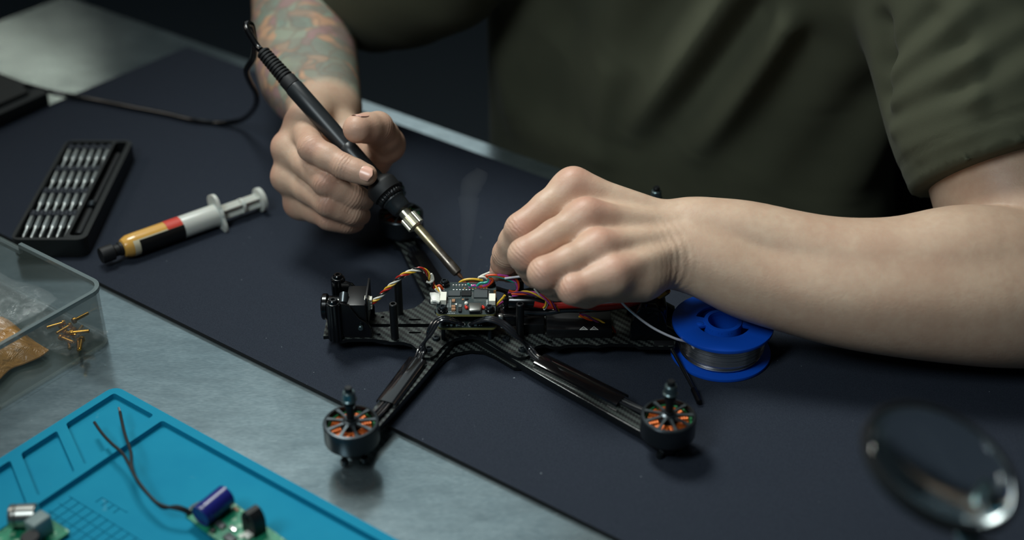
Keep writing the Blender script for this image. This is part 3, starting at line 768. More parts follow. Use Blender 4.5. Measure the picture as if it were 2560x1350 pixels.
updown(mb); add('main_plate', mb, [M_carbon, M_cedge], label='main carbon-fibre plate with slots and twill weave')
# lower plate with the visible arch
ln = two([c1(1090, 1020, 3.5), c1(1150, 1045, 3.5), c1(1190, 1022, 3.5), c1(1250, 962, 3.5), c1(1330, 912, 3.5), c1(1480, 884, 3.5), c1(1600, 892, 3.5), c1(1700, 932, 3.5), c1(1800, 990, 3.5), c1(1890, 1042, 3.5), c1(1950, 1045, 3.5), c1(2000, 1010, 3.5)])
mb = MB(); mb.prism(ln + [(x, 2 * YC - y) for x, y in reversed(ln)], 1.2, 3.5); updown(mb); add('lower_plate', mb, [M_carbon, M_cedge])
# arms
motors = [(-93, 630), (91, 636), (-80, 866), (102, 860)]
roots = [(-39.7, YC), (-23, YC), (-38, YC), (-20, YC)]
def hullarm(r, m, w0=7.2, w1=5.6, R=8.2):
    d = (Vector(m) - Vector(r)).normalized(); n = Vector((-d.y, d.x)); r = Vector(r); m = Vector(m)
    L = (m - r).length; o = [r + n * w0, r + n * w0 + d * (L * .45), m - d * 16 + n * w1, m - d * 8 + n * R * .9]
    a0 = math.atan2(n.y, n.x)
    o += [m + Vector((math.cos(a0 - k * math.pi / 8), math.sin(a0 - k * math.pi / 8))) * R for k in range(1, 8)]
    o += [m - d * 8 - n * R * .9, m - d * 16 - n * w1, r - n * w0 + d * (L * .45), r - n * w0]
    return [(p.x, p.y) for p in o]
for r, m in zip(roots, motors):
    mb = MB(); mb.prism(hullarm(r, m), 3.5, 8.5, bev=.3); updown(mb); add('arm', mb, [M_carbon, M_cedge])
# motors: base > bell, coils, shaft, nut
def motor(m, ph):
    M = Matrix.Translation((m[0], m[1], 8.5))
    mb = MB(); mb.lathe([(4, 0), (9.5, 0), (10.5, .6), (10.5, 2.2), (6, 3.2), (5.5, 3.6), (5.5, 15), (3, 15)], 36, M)
    for k in range(4):
        a = math.radians(45 + 90 * k + 12); c = Vector((m[0] + 8 * math.cos(a), m[1] + 8 * math.sin(a), 0)); mb.box((c.x, c.y, 9.6), (5, 5, 2.2), .8)
        mb.cyl(c + Vector((0, 0, .6)), c + Vector((0, 0, 3.5)), 2.2, seg=12)
    base = add('motor', mb, M_bell)
    mb = MB(); mb.lathe([(16, 5.2), (16.2, 5.8), (16.2, 17.6), (15.7, 18.2), (14.3, 18.4), (14.3, 5.2), (16, 5.2)], 56, M, cap=False); add('bell_ring', mb, M_bell, base)
    mb = MB(); mb.lathe([(13.9, 6), (14.25, 6), (14.25, 16.5), (13.9, 16.5), (13.9, 6)], 28, M, cap=False); add('magnet_ring', mb, M_magnet, base)
    mb = MB(); mb.lathe([(0, 17), (5.0, 17), (5.2, 18), (4.6, 19.2), (3.1, 19.8), (3.1, 21.2), (0, 21.2)], 28, M, cap=False)
    add('bell_hub', mb, M_bell, base)
    for k in range(9):
        a = ph + 2 * math.pi * k / 9; d = Vector((math.cos(a), math.sin(a), 0)); n = Vector((-d.y, d.x, 0)); mb = MB(); c = Vector((m[0], m[1], 8.5))
        vs = []; 
        for r_, w, z0, z1 in ((4.0, 1.0, 17.0, 18.9), (9, .6, 17.2, 18.6), (14.6, 1.15, 17.0, 18.3)):
            for sx, z in ((-1, z0), (1, z0), (1, z1), (-1, z1)): vs.append(c + d * r_ + n * (w * sx) + Vector((0, 0, z)))
        fs = [(3, 2, 1, 0), (8, 9, 10, 11)] + [(i * 4 + q, i * 4 + (q + 1) % 4, i * 4 + 4 + (q + 1) % 4, i * 4 + 4 + q) for i in (0, 1) for q in range(4)]
        mb.add(vs, fs); add('spoke', mb, M_spoke, base)
    for k in range(12):
        a = ph + .2 + 2 * math.pi * k / 12; d = Vector((math.cos(a), math.sin(a), 0)); n = Vector((-d.y, d.x, 0)); c = Vector((m[0], m[1], 8.5)) + d * 9.4
        R = Matrix((( d.x, n.x, 0, c.x), (d.y, n.y, 0, c.y), (0, 0, 1, c.z), (0, 0, 0, 1)))
        mb = MB().mat(0)
        for q in range(4): mb.box((-2.7 + q * 1.5, 0, 10.4), (1.35, 3.7 + .2 * q, 9.6), .6, 2, M=R)
        mb.mat(1).box((3.9, 0, 10.4), (1.1, 5.6, 9.4), .25, 1, M=R)
        add('coil', mb, [M_copper, M_green], base)
    c = Vector((m[0], m[1], 8.5))
    mb = MB(); mb.cyl(c + Vector((0, 0, 21)), c + Vector((0, 0, 42)), 2.4, seg=20); mb.cyl(c + Vector((0, 0, 42)), c + Vector((0, 0, 43)), 2.4, 1.9, seg=20); mb.cyl(c + Vector((0, 0, 30.5)), c + Vector((0, 0, 31.6)), 3.6, seg=20)
    add('motor_shaft', mb, M_magnet, base)
    mb = MB(); mb.lathe([(2.2, 33.8), (4.4, 33.8), (4.5, 34.6), (3.9, 35.2), (3.6, 39.4), (3.1, 40), (2.2, 40)], 6 * 4, M, cap=True)
    mb.lathe([(0, 39.2), (1.1, 39.2), (1.1, 40.3), (2.9, 40.3), (3.3, 39.6)], 6, M, cap=False); add('prop_nut', mb, M_nut, base)
for m, ph in zip(motors, (.17, .02, .3, .5)): motor(m, ph)
# screws through the plates
for x, y in ((1165, 778), (1095, 878), (1820, 785), (1970, 884)):
    c = c1(x, y)
    for yy in (c.y, 2 * YC - c.y):
        mb = MB(); mb.lathe([(0, .9), (1.15, .9), (1.2, 1.7), (2.1, 1.6), (2.55, .9), (2.6, 0)], 20, Matrix.Translation((c.x, yy, 11)), cap=False); add('plate_screw', mb, M_bell)
# standoffs
def standoff(x, y, z1, mat=M_blackpl, r=2.6):
    mb = MB(); mb.lathe([(r, 0), (r, z1 - 11.4), (r - .4, z1 - 11), (1.5, z1 - 11), (1.5, z1 - 13.5), (0, z1 - 13.5)], 20, Matrix.Translation((x, y, 11)), cap=False); add('standoff', mb, mat)
    mb = MB(); mb.lathe([(0, 0), (2.4, 0), (2.6, .8), (2.6, 1.2)], 16, Matrix.Translation((x, y, 0.05 if abs(x) > 200 else 7.2)), cap=False)
sb = [W(987, 848, 11), W(1300, 845, 11)]
for x, y in ((sb[0].x, 734), (sb[0].x + 1, 762), (sb[1].x, 734), (sb[1].x, 762)): standoff(x, y, 38)
# camera mount: two ribbed posts, cheeks, camera with lens
for (x, y) in ((-113.5, 733.5), (-113.5, 762.5)):
    o = []
    for k in range(40):
        a = 2 * math.pi * k / 40; rr = 4.3 + (.35 if k % 4 < 2 else -.15); o.append((x + rr * math.cos(a), y + rr * math.sin(a)))
    mb = MB(); mb.prism(o, 11, 38.5); mb.lathe([(4.2, 0), (4.0, .6), (3.2, .8), (3.0, 2.4), (2.4, 3.0), (1.3, 3.0), (1.2, 2.0), (0, 2.0)], 24, Matrix.Translation((x, y, 38.5)), cap=False)
    add('mount_post', mb, M_glossblk)
    pr = [(-117, 11), (-117, 37), (-108, 37), (-104, 35.5), (-101, 31), (-98, 26), (-93, 22), (-90.5, 17), (-90.5, 11)]
    s_ = 1 if y > YC else -1
    M = Matrix(((1, 0, 0, 0), (0, 0, -1, y + s_ * -2.2), (0, 1, 0, 0), (0, 0, 0, 1)))
    mb = MB(); mb.prism(pr, -1.4, 1.4, bev=.3, M=M); cheek = add('mount_cheek', mb, M_glossblk)
    mb = MB(); mb.cyl((-97, y + s_ * -.6, 20), (-97, y + s_ * 1.2 - (0 if s_ > 0 else .9), 20), 1.7, seg=14, b=.3); add('cheek_screw', mb, M_nut, cheek)
mb = MB(); mb.box((-100, YC, 25), (13, 23, 20), 1.2); mb.box((-93.2, YC + 3, 28), (1.4, 24, 21), .3)
camb = add('camera', mb, M_blackpl)
mb = MB(); mb.cyl((-106, YC, 26), (-119, YC, 26), 7.2, seg=28, b=.6); mb.cyl((-119, YC, 26), (-123, YC, 26), 8.6, seg=28, b=.8); add('lens_barrel', mb, M_glossblk, camb)
mb = MB(); mb.sph((-122, YC, 26), (2.2, 6.2, 6.2), 20); add('lens_glass', mb, pm('lens_glass', (10, 14, 20), .04, 0, .9), camb)
mb = MB(); mb.lathe([(3, 0), (3, 8)], 20, frame_z((-108, YC - 9, 34), (-108, YC + 4, 38))); add('tilt_hinge', mb, M_bell)
cc = WYp(918, 757, 745)
mb = MB(); mb.box(tuple(cc), (3.2, 5, 8.6), .4); [mb.box((cc.x + 2.2, cc.y, cc.z + k), (2.2, 4.4, 1.3), .3) for k in (-3.1, -1, 1.1, 3.2)]
add('camera_plug', mb, M_conn)
# flight controller
fx0, fx1, fy0, fy1, fz = -48.2, -10.4, 729.5, 766.5, 32.6
def board(name, x0, x1, y0, y1, z, matt, t=1.6):
    mb = MB(); hs = [circle(fx, fy, 1.6, 12) for fx in (-44.2, -14.2) for fy in (733, 763)]
    mb.prism(rrect(x0, y0, x1, y1, 3.2, 4), z - t, z, hs); updown(mb); return add(name, mb, [matt, M_olive])
fc = board('flight_controller', fx0, fx1, fy0, fy1, fz, M_pcb)
c6 = lambda x, y, z=fz: W(1040 + x / 7.5, 680 + y / 7.5, z)
def comp(name, x0, y0, x1, y1, h, mat, par=None, z=fz, r=.15):
    a, b = c6(x0, y1, z), c6(x1, y0, z); mb = MB(); mb.box(((a.x + b.x) / 2, (a.y + b.y) / 2, z + h / 2), (b.x - a.x, b.y - a.y, h), r, 1); return add(name, mb, mat, par or fc)
comp('chip', 605, 370, 835, 462, 1, M_chip); comp('chip', 850, 372, 1035, 462, 1.1, M_blackpl); comp('chip', 1085, 348, 1345, 498, 1.2, M_chip)
mb = MB()
for k in range(14): a = c6(605 + 17 * k, 492); mb.box((a.x, a.y, fz + .15), (.28, 1.4, .3))
for k in range(15): a = c6(1092 + 15.5 * k, 518); mb.box((a.x, a.y, fz + .15), (.25, .9, .3)); a = c6(1092 + 15.5 * k, 545); mb.box((a.x, a.y, fz + .1), (.25, .9, .2))
for k in range(9): a = c6(1060, 380 + 15 * k); mb.box((a.x, a.y, fz + .15), (1.1, .3, .3)); a = c6(1372, 365 + 15 * k); mb.box((a.x, a.y, fz + .15), (1.0, .3, .3))
add('chip_pins', mb, M_pin, fc)
a, b = c6(985, 790), c6(1228, 640)
mb = MB(); mb.box(((a.x + b.x) / 2, (a.y + b.y) / 2, fz + 1.6), (b.x - a.x, b.y - a.y, 3.2), 1.1, 3); usb = add('usb_port', mb, M_shell, fc)
mb = MB(); mb.box(((a.x + b.x) / 2, a.y - .05, fz + 1.6), (b.x - a.x - 1.4, .5, 1.9), .2); add('usb_opening', mb, M_blackpl, usb)
for x in (950, 1268):
    mb = MB(); mb.sph(c6(x, 690) + Vector((0, 0, .8)), (1.1, 1.3, 1.1), 12); mb.sph(c6(x + (-18 if x < 1000 else -15), 670) + Vector((0, 0, 1)), (.9, .9, .9), 10); add('red_varnish_bead', mb, M_redbead, fc)
comp('left_socket', 450, 455, 580, 615, 3.6, M_conn); comp('right_socket', 1368, 482, 1492, 622, 3.4, M_conn)
mb = MB()
for k in range(6): a = c6(270 + 8 * k, 480 + 26 * k); b = c6(440, 500 + 26 * k); mb.tube([a + Vector((0, 0, 2.8)), (a + b) / 2 + Vector((0, 0, 3.4)), b + Vector((0, 0, 2.5))], 1.1, 8)
a = c6(380, 550); mb.box((a.x, a.y, fz + 1.4), (7, 7.5, 2.4), .6); add('white_plug', mb, M_white, fc)
comp('tan_capacitor', 665, 655, 742, 690, 1.6, M_tan); comp('tan_capacitor', 665, 705, 742, 742, 1.6, M_tan); comp('tan_capacitor', 670, 525, 735, 575, 1.0, M_tan)
comp('button', 795, 620, 855, 668, .9, M_pin); comp('button', 795, 690, 855, 765, 1.4, M_blackpl); comp('small_chip', 920, 500, 982, 525, .8, M_blackpl); comp('small_chip', 862, 512, 900, 535, .6, M_tan)
mb = MB(); mb.sph(c6(942, 600) + Vector((0, 0, .5)), (1.3, 1.3, 1.3), 14); add('status_light', mb, M_white, fc)
mb = MB()
for k in range(9): mb.sph(c6(705 + 57 * k, 252) + Vector((0, 0, .2)), (.85, .85, .7), 8)
for k in range(6): mb.sph(c6(522, 320 + 32 * k) + Vector((0, 0, .2)), (.8, .8, .6), 8)
add('solder_joints', mb, M_pin, fc)
mb = MB()
for k in (4, 6, 7, 8, 10, 11, 12): a = c6(700 + 52 * k, 305); mb.box((a.x, a.y, fz + .06), (1.0, 1.1, .12))
for k in range(6): a = c6(1478, 350 + 24 * k); mb.box((a.x, a.y, fz + .06), (1.6, .8, .12))
add('gold_pads', mb, M_pad, fc)
mb = MB()
for k in range(8): a = c6(615 + 0 * k, 530 + 18 * k); mb.box((a.x - .6, a.y, fz + .05), (.9, .25, .1)); mb.box((a.x + .9, a.y, fz + .05), (.9, .25, .1))
for k in range(8): a = c6(1330, 530 + 18 * k); mb.box((a.x, a.y, fz + .05), (1.1, .25, .1))
a, b, c = c6(722, 602), c6(768, 585), c6(768, 622); mb.add([a + Vector((0, 0, .08)), c + Vector((0, 0, .08)), b + Vector((0, 0, .08))], [(0, 1, 2)])
for k in range(10): a = c6(705 + 60 * k, 332); mb.box((a.x, a.y, fz + .05), (1.0, .8, .1)); a = c6(600 + 15 * k, 745 if k % 2 else 775); mb.box((a.x, a.y, fz + .05), (.5, .4, .1))
add('printed_legend', mb, M_silk, fc)
for x in (-44.2, -14.2):
    for y in (733, 763):
        mb = MB(); mb.lathe([(2.9, -6), (2.9, -1.6), (2.1, -1.6), (2.1, 0), (3.1, 0), (3.3, .5), (3.3, 2.0), (2.9, 2.5), (2.2, 2.6)], 24, Matrix.Translation((x, y, fz)), cap=False)
        gr = add('rubber_grommet', mb, M_glossblk)
        mb = MB(); mb.lathe([(2.3, 2.5), (2.4, 3.6), (2.0, 4.2), (1.2, 4.2), (1.0, 3.2), (0, 3.2)], 20, Matrix.Translation((x, y, fz)), cap=False); mb.cyl((x, y, 11), (x, y, fz), 1.4, seg=10); add('stack_screw', mb, M_bell, gr)
# speed controller board under it
ez = 22.6
esc = board('speed_controller', fx0 + .5, fx1 + .5, 729, 767, ez, M_pcb)
mb = MB()
for x, r in ((665, 1.3), (770, 1.3), (885, 1.7), (1010, 1.6), (1105, .9), (1130, .9), (590, .8), (1190, .7), (820, .8), (1230, .6)):
    a = W(1040 + x / 7.5, 680 + 990 / 7.5, ez); mb.sph((a.x, 731.2, ez + r * .5), (r, r, r * 1.15), 10)
add('solder_joints', mb, M_pin, esc)
mb = MB(); mb.box((-33, 731.5, ez + 1.2), (2.6, 2.2, 2.2), .3); mb.box((-7.6, 738, ez + 1.8), (4.5, 5, 5), 1.6, 3); mb.box((-6, 733, ez - 1), (3.5, 3, 3.5), 1.2); add('power_solder', mb, M_pin, esc)
mb = MB()
for k in range(7): mb.box((-44 + 5 * k, 742, ez + .8), (3.6, 4, 1.2), .2)
add('power_chip_row', mb, M_blackpl, esc)
# flat motor cables and their clear sleeves
def ribbon(path, n=3, sp=2.05, r=1.0, side=(0, 1, 0)):
    P = cm(path, 8); N = len(P)
    for k in range(n):
        Q = []
        for i in range(N):
            t = (P[min(i + 1, N - 1)] - P[max(i - 1, 0)]).normalized(); up = Vector((0, 0, 1)); s_ = t.cross(up)
            if s_.length < .2: s_ = Vector(side)
            Q.append(P[i] + s_.normalized() * ((k - (n - 1) / 2) * sp))
        mb = MB(); mb.tube(Q, r, 8); add('motor_cable', mb, M_wirebk)
ribbon([(-32.5, 731.5, 24.4), WYp(1135, 802, 728), WYp(1112, 796, 726), WYp(1090, 806, 724), WYp(1072, 836, 720), W(1055, 872, 13), W(1041, 905, 11), W(1000, 965, 10.5), W(955, 1022, 10.5), W(935, 1042, 10.5)])
ribbon([(-25.5, 731.5, 24.4), WYp(1198, 802, 728), WYp(1222, 797, 726), WYp(1255, 808, 724), WYp(1288, 836, 720), W(1320, 868, 13), W(1348, 898, 11), W(1440, 946, 10.5), W(1560, 1004, 10.5), W(1612, 1028, 10.5)])
ribbon([(-34, 765, 24.2), (-40, 772, 24), (-48, 785, 14), (-56, 806, 10.4), (-72, 846, 10.4)])
ribbon([(-24, 765, 24.2), (-12, 772, 24), (4, 782, 14), (32, 802, 10.4), (86, 850, 10.4)])
for a, b in ((W(1044, 900, 10.4), W(964, 1008, 10.2)), (W(1349, 898, 10.4), W(1556, 1002, 10.2)), (Vector((-52, 797, 10.4)), Vector((-68, 838, 10.2))), (Vector((16, 790, 10.4)), Vector((74, 840, 10.2)))):
    d = (b - a).normalized(); n = Vector((-d.y, d.x, 0)); mb = MB()
    pr = [(-6.2, -1.6), (-6.6, -.6), (-6.0, .9), (-4, 1.6), (0, 1.85), (4, 1.6), (6.0, .9), (6.6, -.6), (6.2, -1.6)]
    inn = [(x * .94, z * .8) for x, z in pr]
    vs = []; fs = []
    for q in (a, b):
        for x, z in pr + inn: vs.append(q + n * x + Vector((0, 0, z)))
    m = len(pr)
    for i in range(m - 1): fs += [(i, i + 1, 2 * m + i + 1, 2 * m + i), (m + i + 1, m + i, 3 * m + i, 3 * m + i + 1), (i + 1, i, m + i, m + i + 1), (2 * m + i, 2 * m + i + 1, 3 * m + i + 1, 3 * m + i)]
    mb.add(vs, fs); add('clear_cable_sleeve', mb, M_sleeve)
# twisted and loose signal wires
def twist(path, mats, R=1.0, r=.58, pitch=13., name='signal_wire'):
    P = cm(path, 12); N = len(P); s_ = [0.]
    for i in range(1, N): s_.append(s_[-1] + (P[i] - P[i - 1]).length)
    u = Vector((.1, .9, .3)); fr = []
    for i in range(N):
        t = (P[min(i + 1, N - 1)] - P[max(i - 1, 0)]).normalized(); u = (u - t * u.dot(t)).normalized(); fr.append((u.copy(), t.cross(u)))
    for k, m in enumerate(mats):
        Q = []
        for i in range(N):
            a = 2 * math.pi * (s_[i] / pitch + k / len(mats)); Q.append(P[i] + fr[i][0] * (R * math.cos(a)) + fr[i][1] * (R * math.sin(a)))
        mb = MB(); mb.tube(Q, r, 8); add(name, mb, m)
def loose(pts, m, r=.6, Y=770, name='signal_wire'):
    mb = MB(); mb.tube(cm([WYp(x, y, Y + (q[0] if q else 0)) for x, y, *q in pts], 8), r, 8); add(name, mb, m)
twist([cc + Vector((3, 0, 0)), WYp(945, 745, 746), WYp(975, 716, 747), WYp(1000, 693, 748), WYp(1025, 680, 750), WYp(1050, 673, 752), WYp(1068, 682, 754), WYp(1078, 700, 756), WYp(1083, 716, 757), WYp(1094, 722, 756), WYp(1108, 733, 752)], [M_whw, M_yel, M_redw, M_wirebk], 1.05, .62, 15)
loose([(1066, 704), (1074, 706), (1083, 700), (1082, 690), (1078, 684)], M_whw, Y=752, r=.7)
loose([(1092, 716), (1100, 714), (1107, 723)], M_red2, Y=757, r=.8); loose([(1088, 722), (1094, 730), (1102, 735), (1108, 736)], M_whw, Y=752, r=.7)
loose([(1144, 712), (1152, 704), (1165, 699), (1185, 698), (1207, 701)], M_yel, .8)
loose([(1142, 713), (1160, 706), (1180, 705), (1196, 706), (1215, 708)], M_red2, .65)
loose([(1150, 712), (1175, 702), (1200, 704), (1222, 706), (1240, 696)], M_wirebk, .6)
loose([(1170, 709), (1178, 716), (1190, 716), (1200, 708), (1212, 707), (1221, 703), (1222, 692), (1236, 690), (1256, 694), (1275, 701), (1290, 706)], M_teal, .8, 758)
loose([(1173, 719), (1185, 714), (1200, 718), (1212, 714), (1222, 708), (1224, 700)], M_mag, .8, 758)
loose([(1198, 717), (1212, 716), (1222, 712), (1232, 700), (1216, 690), (1240, 688), (1262, 692), (1284, 695), (1295, 705), (1296, 720), (1288, 730), (1272, 727)], M_red2, .85, 758)
loose([(1196, 695), (1205, 689), (1224, 681), (1240, 672)], M_whw, .75, 772); loose([(1196, 693), (1210, 693), (1220, 699)], M_whw, .75)
loose([(1243, 688), (1262, 688), (1278, 697), (1290, 708), (1294, 722), (1286, 733), (1270, 731)], M_mag, .8, 758)
loose([(1250, 690), (1270, 693), (1288, 699), (1297, 712), (1292, 727)], M_pur, .7, 758)
loose([(1240, 764), (1248, 755), (1258, 744), (1262, 738)], M_yel, .8, 742); loose([(1242, 766), (1250, 760), (1258, 754)], M_mag, .7, 744)
twist([WYp(1280, 737, 745), WYp(1310, 732, 744), WYp(1335, 734, 743), WYp(1355, 741, 742), WYp(1372, 752, 741), WYp(1386, 768, 741), WYp(1395, 775, 745)], [M_pur, M_red2, M_mag, M_yel], .95, .6, 24)
loose([(1336, 722), (1342, 730), (1352, 740), (1364, 748), (1368, 758), (1365, 768), (1360, 774)], M_whw, .65, 742); loose([(1360, 744), (1365, 752), (1363, 764), (1358, 770)], M_yel, .6, 741)
twist([WYp(1448, 788, 745), WYp(1475, 796, 744), WYp(1500, 805, 742), WYp(1522, 815, 741), WYp(1538, 832, 741)], [M_pur, M_red2, M_yel], 1.0, .65, 26)
# capacitor and battery leads
a, b = WYp(1258, 752, 748), WYp(1372, 756, 748)
mb = MB(); mb.lathe([(0, .6), (4.4, .6), (4.6, 0), (5.0, .3), (5.1, 1), (5.1, 2.6), (4.75, 3.1), (5.1, 3.7), (5.1, 29), (4.4, 29.6), (0, 29.6)], 32, frame_z(a, b), cap=False); cap = add('capacitor', mb, M_glossblk)
mb = MB(); F0 = frame_z(a, b)
vs = []; fs = []
for i in range(9):
    an = math.radians(-70 + 6 * i)
    for zz in (4, 20): vs.append(Vector((5.16 * math.cos(an), 5.16 * math.sin(an), zz)))
for i in range(8): fs.append((2 * i, 2 * i + 1, 2 * i + 3, 2 * i + 2))
def leads(pts, m, r, Y, nm): mb = MB(); mb.tube(cm([WYp(x, y, Y) for x, y in pts], 8), r, 12); add(nm, mb, m)
leads([(1335, 760), (1370, 765), (1400, 764), (1450, 763), (1500, 768), (1560, 762), (1600, 752)], M_redw, 2.2, 744, 'battery_lead')
leads([(1250, 778), (1300, 780), (1360, 782), (1410, 775), (1460, 774), (1520, 770), (1590, 760)], M_wirebk, 2.2, 746, 'battery_lead')
mb = MB(); mb.box((-2, 744, 21), (14, 12, 9), 2.2, 3); add('filter_block', mb, M_glossblk)
# receiver / power box with the two warning triangles
bx0, bx1 = W(1366, 848, 11).x, W(1530, 848, 11).x; by0, by1, bz = 733.5, 757., 18.2
mb = MB(); mb.box(((bx0 + bx1) / 2, (by0 + by1) / 2, (11 + bz) / 2), (bx1 - bx0, by1 - by0, bz - 11), .8); tx = add('video_transmitter', mb, M_blackpl)
for px in (1459, 1485):
    c = W(px, 821, bz); q = [(-2.9, -1.7), (2.9, -1.7), (0, 2.3)]; ii = [(-1.9, -1.15), (1.9, -1.15), (0, 1.45)]
    mb = MB(); z = bz + .05
    vs = [c + Vector((x, y, .06)) for x, y in q + ii]; mb.add(vs, [(0, 1, 4, 3), (1, 2, 5, 4), (2, 0, 3, 5)])
    for k in (-.8, 0, .8): mb.box((c.x + k, c.y - .45, bz + .05), (.35, .9 if k else 1.3, .1))
    add('warning_mark', mb, M_silk, tx)
mb = MB(); mb.box((14, 748, 15), (14, 20, 8), 1); add('wire_tray', mb, M_blackpl)
# rear mount with the antenna socket
x0, x1 = W(1590, 850, 11).x, W(1690, 850, 11).x
pr = [(x0 - 4, 11), (x1 + 2, 11), (x1 + 2, 15), (x1 - 6, 20), (x1 - 9, 31), (x1 - 14, 37), (x0 + 2, 37), (x0 - 2, 31), (x0 - 4, 22)]
for y in (733.5, 762.5):
    M = Matrix(((1, 0, 0, 0), (0, 0, -1, y), (0, 1, 0, 0), (0, 0, 0, 1))); mb = MB(); mb.prism(pr, -2.6, 2.6, bev=.6, M=M); mb.cyl((x0 + 4, y, 36), (x0 + 4, y, 39.5), 2.6, seg=16, b=.4); add('rear_mount_cheek', mb, M_glossblk)
mb = MB(); mb.box(((x0 + x1) / 2 - 2, YC, 24), (17, 26, 20), 2.5, 3); rm = add('rear_mount', mb, M_glossblk)
a = WYp(1628, 784, 733); mb = MB(); mb.box((a.x + 1, 731.6, a.z - 1), (7.5, 2.2, 8), .7); mb.box((a.x - 3.4, 731.2, a.z - 2), (.8, 1.5, 9), .2); mb.box((a.x + 5.4, 731.2, a.z), (.8, 1.5, 7), .2); add('shiny_clip', mb, M_glossblk, rm)
a, b = WYp(1644, 741, 748), WYp(1671, 722, 745)
d = (b - a); mb = MB(); pr = [(0, 0), (3.6, 0), (3.6, 1.2), (2.9, 1.2)]
for k in range(8): pr += [(2.6, 1.4 + k), (3.0, 1.7 + k), (2.6, 2.05 + k)]
pr += [(2.6, 9.6), (2.0, 10), (1.6, 10), (1.6, 8), (0, 8)]
mb.lathe(pr, 24, frame_z(a, b), cap=False); mb.lathe([(0, 0), (.5, 0), (.5, 11.4), (0, 11.4)], 10, frame_z(a, b)); add('antenna_socket', mb, M_gold, rm, label='gold threaded antenna socket')
mb = MB(); mb.cyl(a - d * .5, a, 3.6, 4.2, seg=6); add('socket_boot', mb, M_rubber, rm)
mb = MB(); mb.box((x1 - 8, 742, 9.8), (14, 34, 2.6), .8); add('rear_bracket', mb, M_rubber)
mb = MB(); mb.tube([W(1676, 868, 9), W(1700, 910, 5), W(1737, 978, 3.2), W(1748, 1003, 2.6)], 1.15, 10); at_ = add('receiver_antenna', mb, M_blackpl)
mb = MB(); a, b = W(1733, 972, 3.3), W(1749, 1007, 2.6); mb.cyl(a, b, 1.9, seg=14, b=.5); add('antenna_tip', mb, M_glossblk, at_)
# ---------------------------------------------------------------- soldering iron
M_handle = pm('iron_handle', (30, 34, 37), .36, 0, .5); M_shaft = pm('heated_steel', (176, 160, 128), .3, .9)
nt = NT(M_shaft); tc = nt.n('ShaderNodeTexCoord'); sp = nt.n('ShaderNodeSeparateXYZ'); nt.l(tc.outputs['Generated'], sp.inputs[0]); ns = nt.noise(nt.coord(), 160, 4, .6)
nt.l(nt.mix(nt.map(nt.math('ADD', sp.outputs[0], nt.math('MULTIPLY', ns, .35)), .35, .75, 0, 1), srgb((205, 190, 150)), srgb((112, 104, 96))), nt.b.inputs['Base Color'])
nt.l(nt.map(ns, .3, .7, .22, .5), nt.b.inputs['Roughness'])
M_nutm = pm('knurled_nut', (205, 200, 180), .3, .95)
P0, P1 = T(655, 128, 965), T(1156, 696, 931)
iron = thing('soldering_iron', 'black soldering iron with steel tip and long cord, held against the circuit board', 'soldering iron', P1)
FI = frame_z(P0, P1); L = (P1 - P0).length; q = lambda s: s / 763 * L
def ip(name, prof, mat, seg=32, parent=iron, **k): mb = MB(); mb.lathe([(r, q(s_)) for r, s_ in prof], seg, FI, cap=True); return obj(name, mb, mat, parent, world=True, **k)
pr = [(3.4, 0)]
for k in range(10): s0 = 4 + k * 9.2; pr += [(4.7 + k * .09, s0), (5.0 + k * .09, s0 + 2), (4.9 + k * .09, s0 + 5), (3.9 + k * .09, s0 + 6), (3.9 + k * .09, s0 + 8.4)]
pr += [(5.9, 97), (6.1, 99), (6.1, 122), (5.6, 123.5)]
ip('strain_relief', pr, M_rubber, label='ribbed rubber strain relief')
ip('handle', [(5.4, 123), (6.3, 124.5), (6.5, 127), (6.5, 200), (6.3, 270), (5.7, 318), (5.6, 326), (6.2, 329), (6.4, 345), (6.2, 420), (6.6, 446)], M_handle)
co_ = ip('grip_collar', [(6.5, 440), (9.5, 450), (11.0, 457), (11.3, 462), (11.1, 478), (10.8, 486), (9.0, 489)], M_rubber)
mb = MB()
o = []
for k in range(96): a = 2 * math.pi * k / 96; rr = 9.6 if k % 4 < 2 else 8.8; o.append((rr * math.cos(a), rr * math.sin(a)))
mb.prism(o, q(488), q(503), M=FI); obj('serrated_ring', mb, M_blackpl, iron, world=True)
ip('front_barrel', [(8.2, 502), (8.4, 508), (7.6, 512), (7.2, 532), (6.4, 540), (4.6, 544)], M_handle)
ip('neck', [(4.0, 540), (4.0, 562), (4.4, 564)], M_nutm)
mb = MB(); o = []
for k in range(88): a = 2 * math.pi * k / 88; rr = 6.3 if k % 4 < 2 else 5.8; o.append((rr * math.cos(a), rr * math.sin(a)))
mb.prism(o, q(562), q(592), bev=0, M=FI); mb.lathe([(5.8, q(592)), (4.2, q(596))], 32, FI); obj('knurled_nut', mb, M_nutm, iron, world=True, label='bright knurled steel nut')
ip('heating_barrel', [(3.2, 592), (3.2, 700), (3.4, 704), (3.5, 735), (3.2, 745), (2.0, 748)], M_shaft)
ip('soldering_tip', [(1.6, 746), (1.3, 756), (.5, 766), (.25, 768)], pm('tip_metal', (120, 92, 74), .45, .8), 16)
cord = [T(652, 125, 966), T(644, 117, 968), T(630, 95, 970), T(617, 72, 972), T(617, 60, 976), T(628, 62, 982), T(634, 85, 990), T(637, 118, 1000), T(633, 147, 1010), T(616, 175, 1025), T(624, 204, 1045), T(640, 236, 1075), T(636, 270, 1110), W(603, 300, 12), W(548, 308, 2.6), W(480, 300, 2.6), W(410, 284, 2.6), W(320, 267, 2.6), W(246, 252, 2.6), W(178, 240, 4), W(123, 229, 8), W(60, 212, 16)]
mb = MB(); mb.tube(cm(cord, 8), 2.3, 12); obj('cord', mb, M_glossblk, iron, world=True)
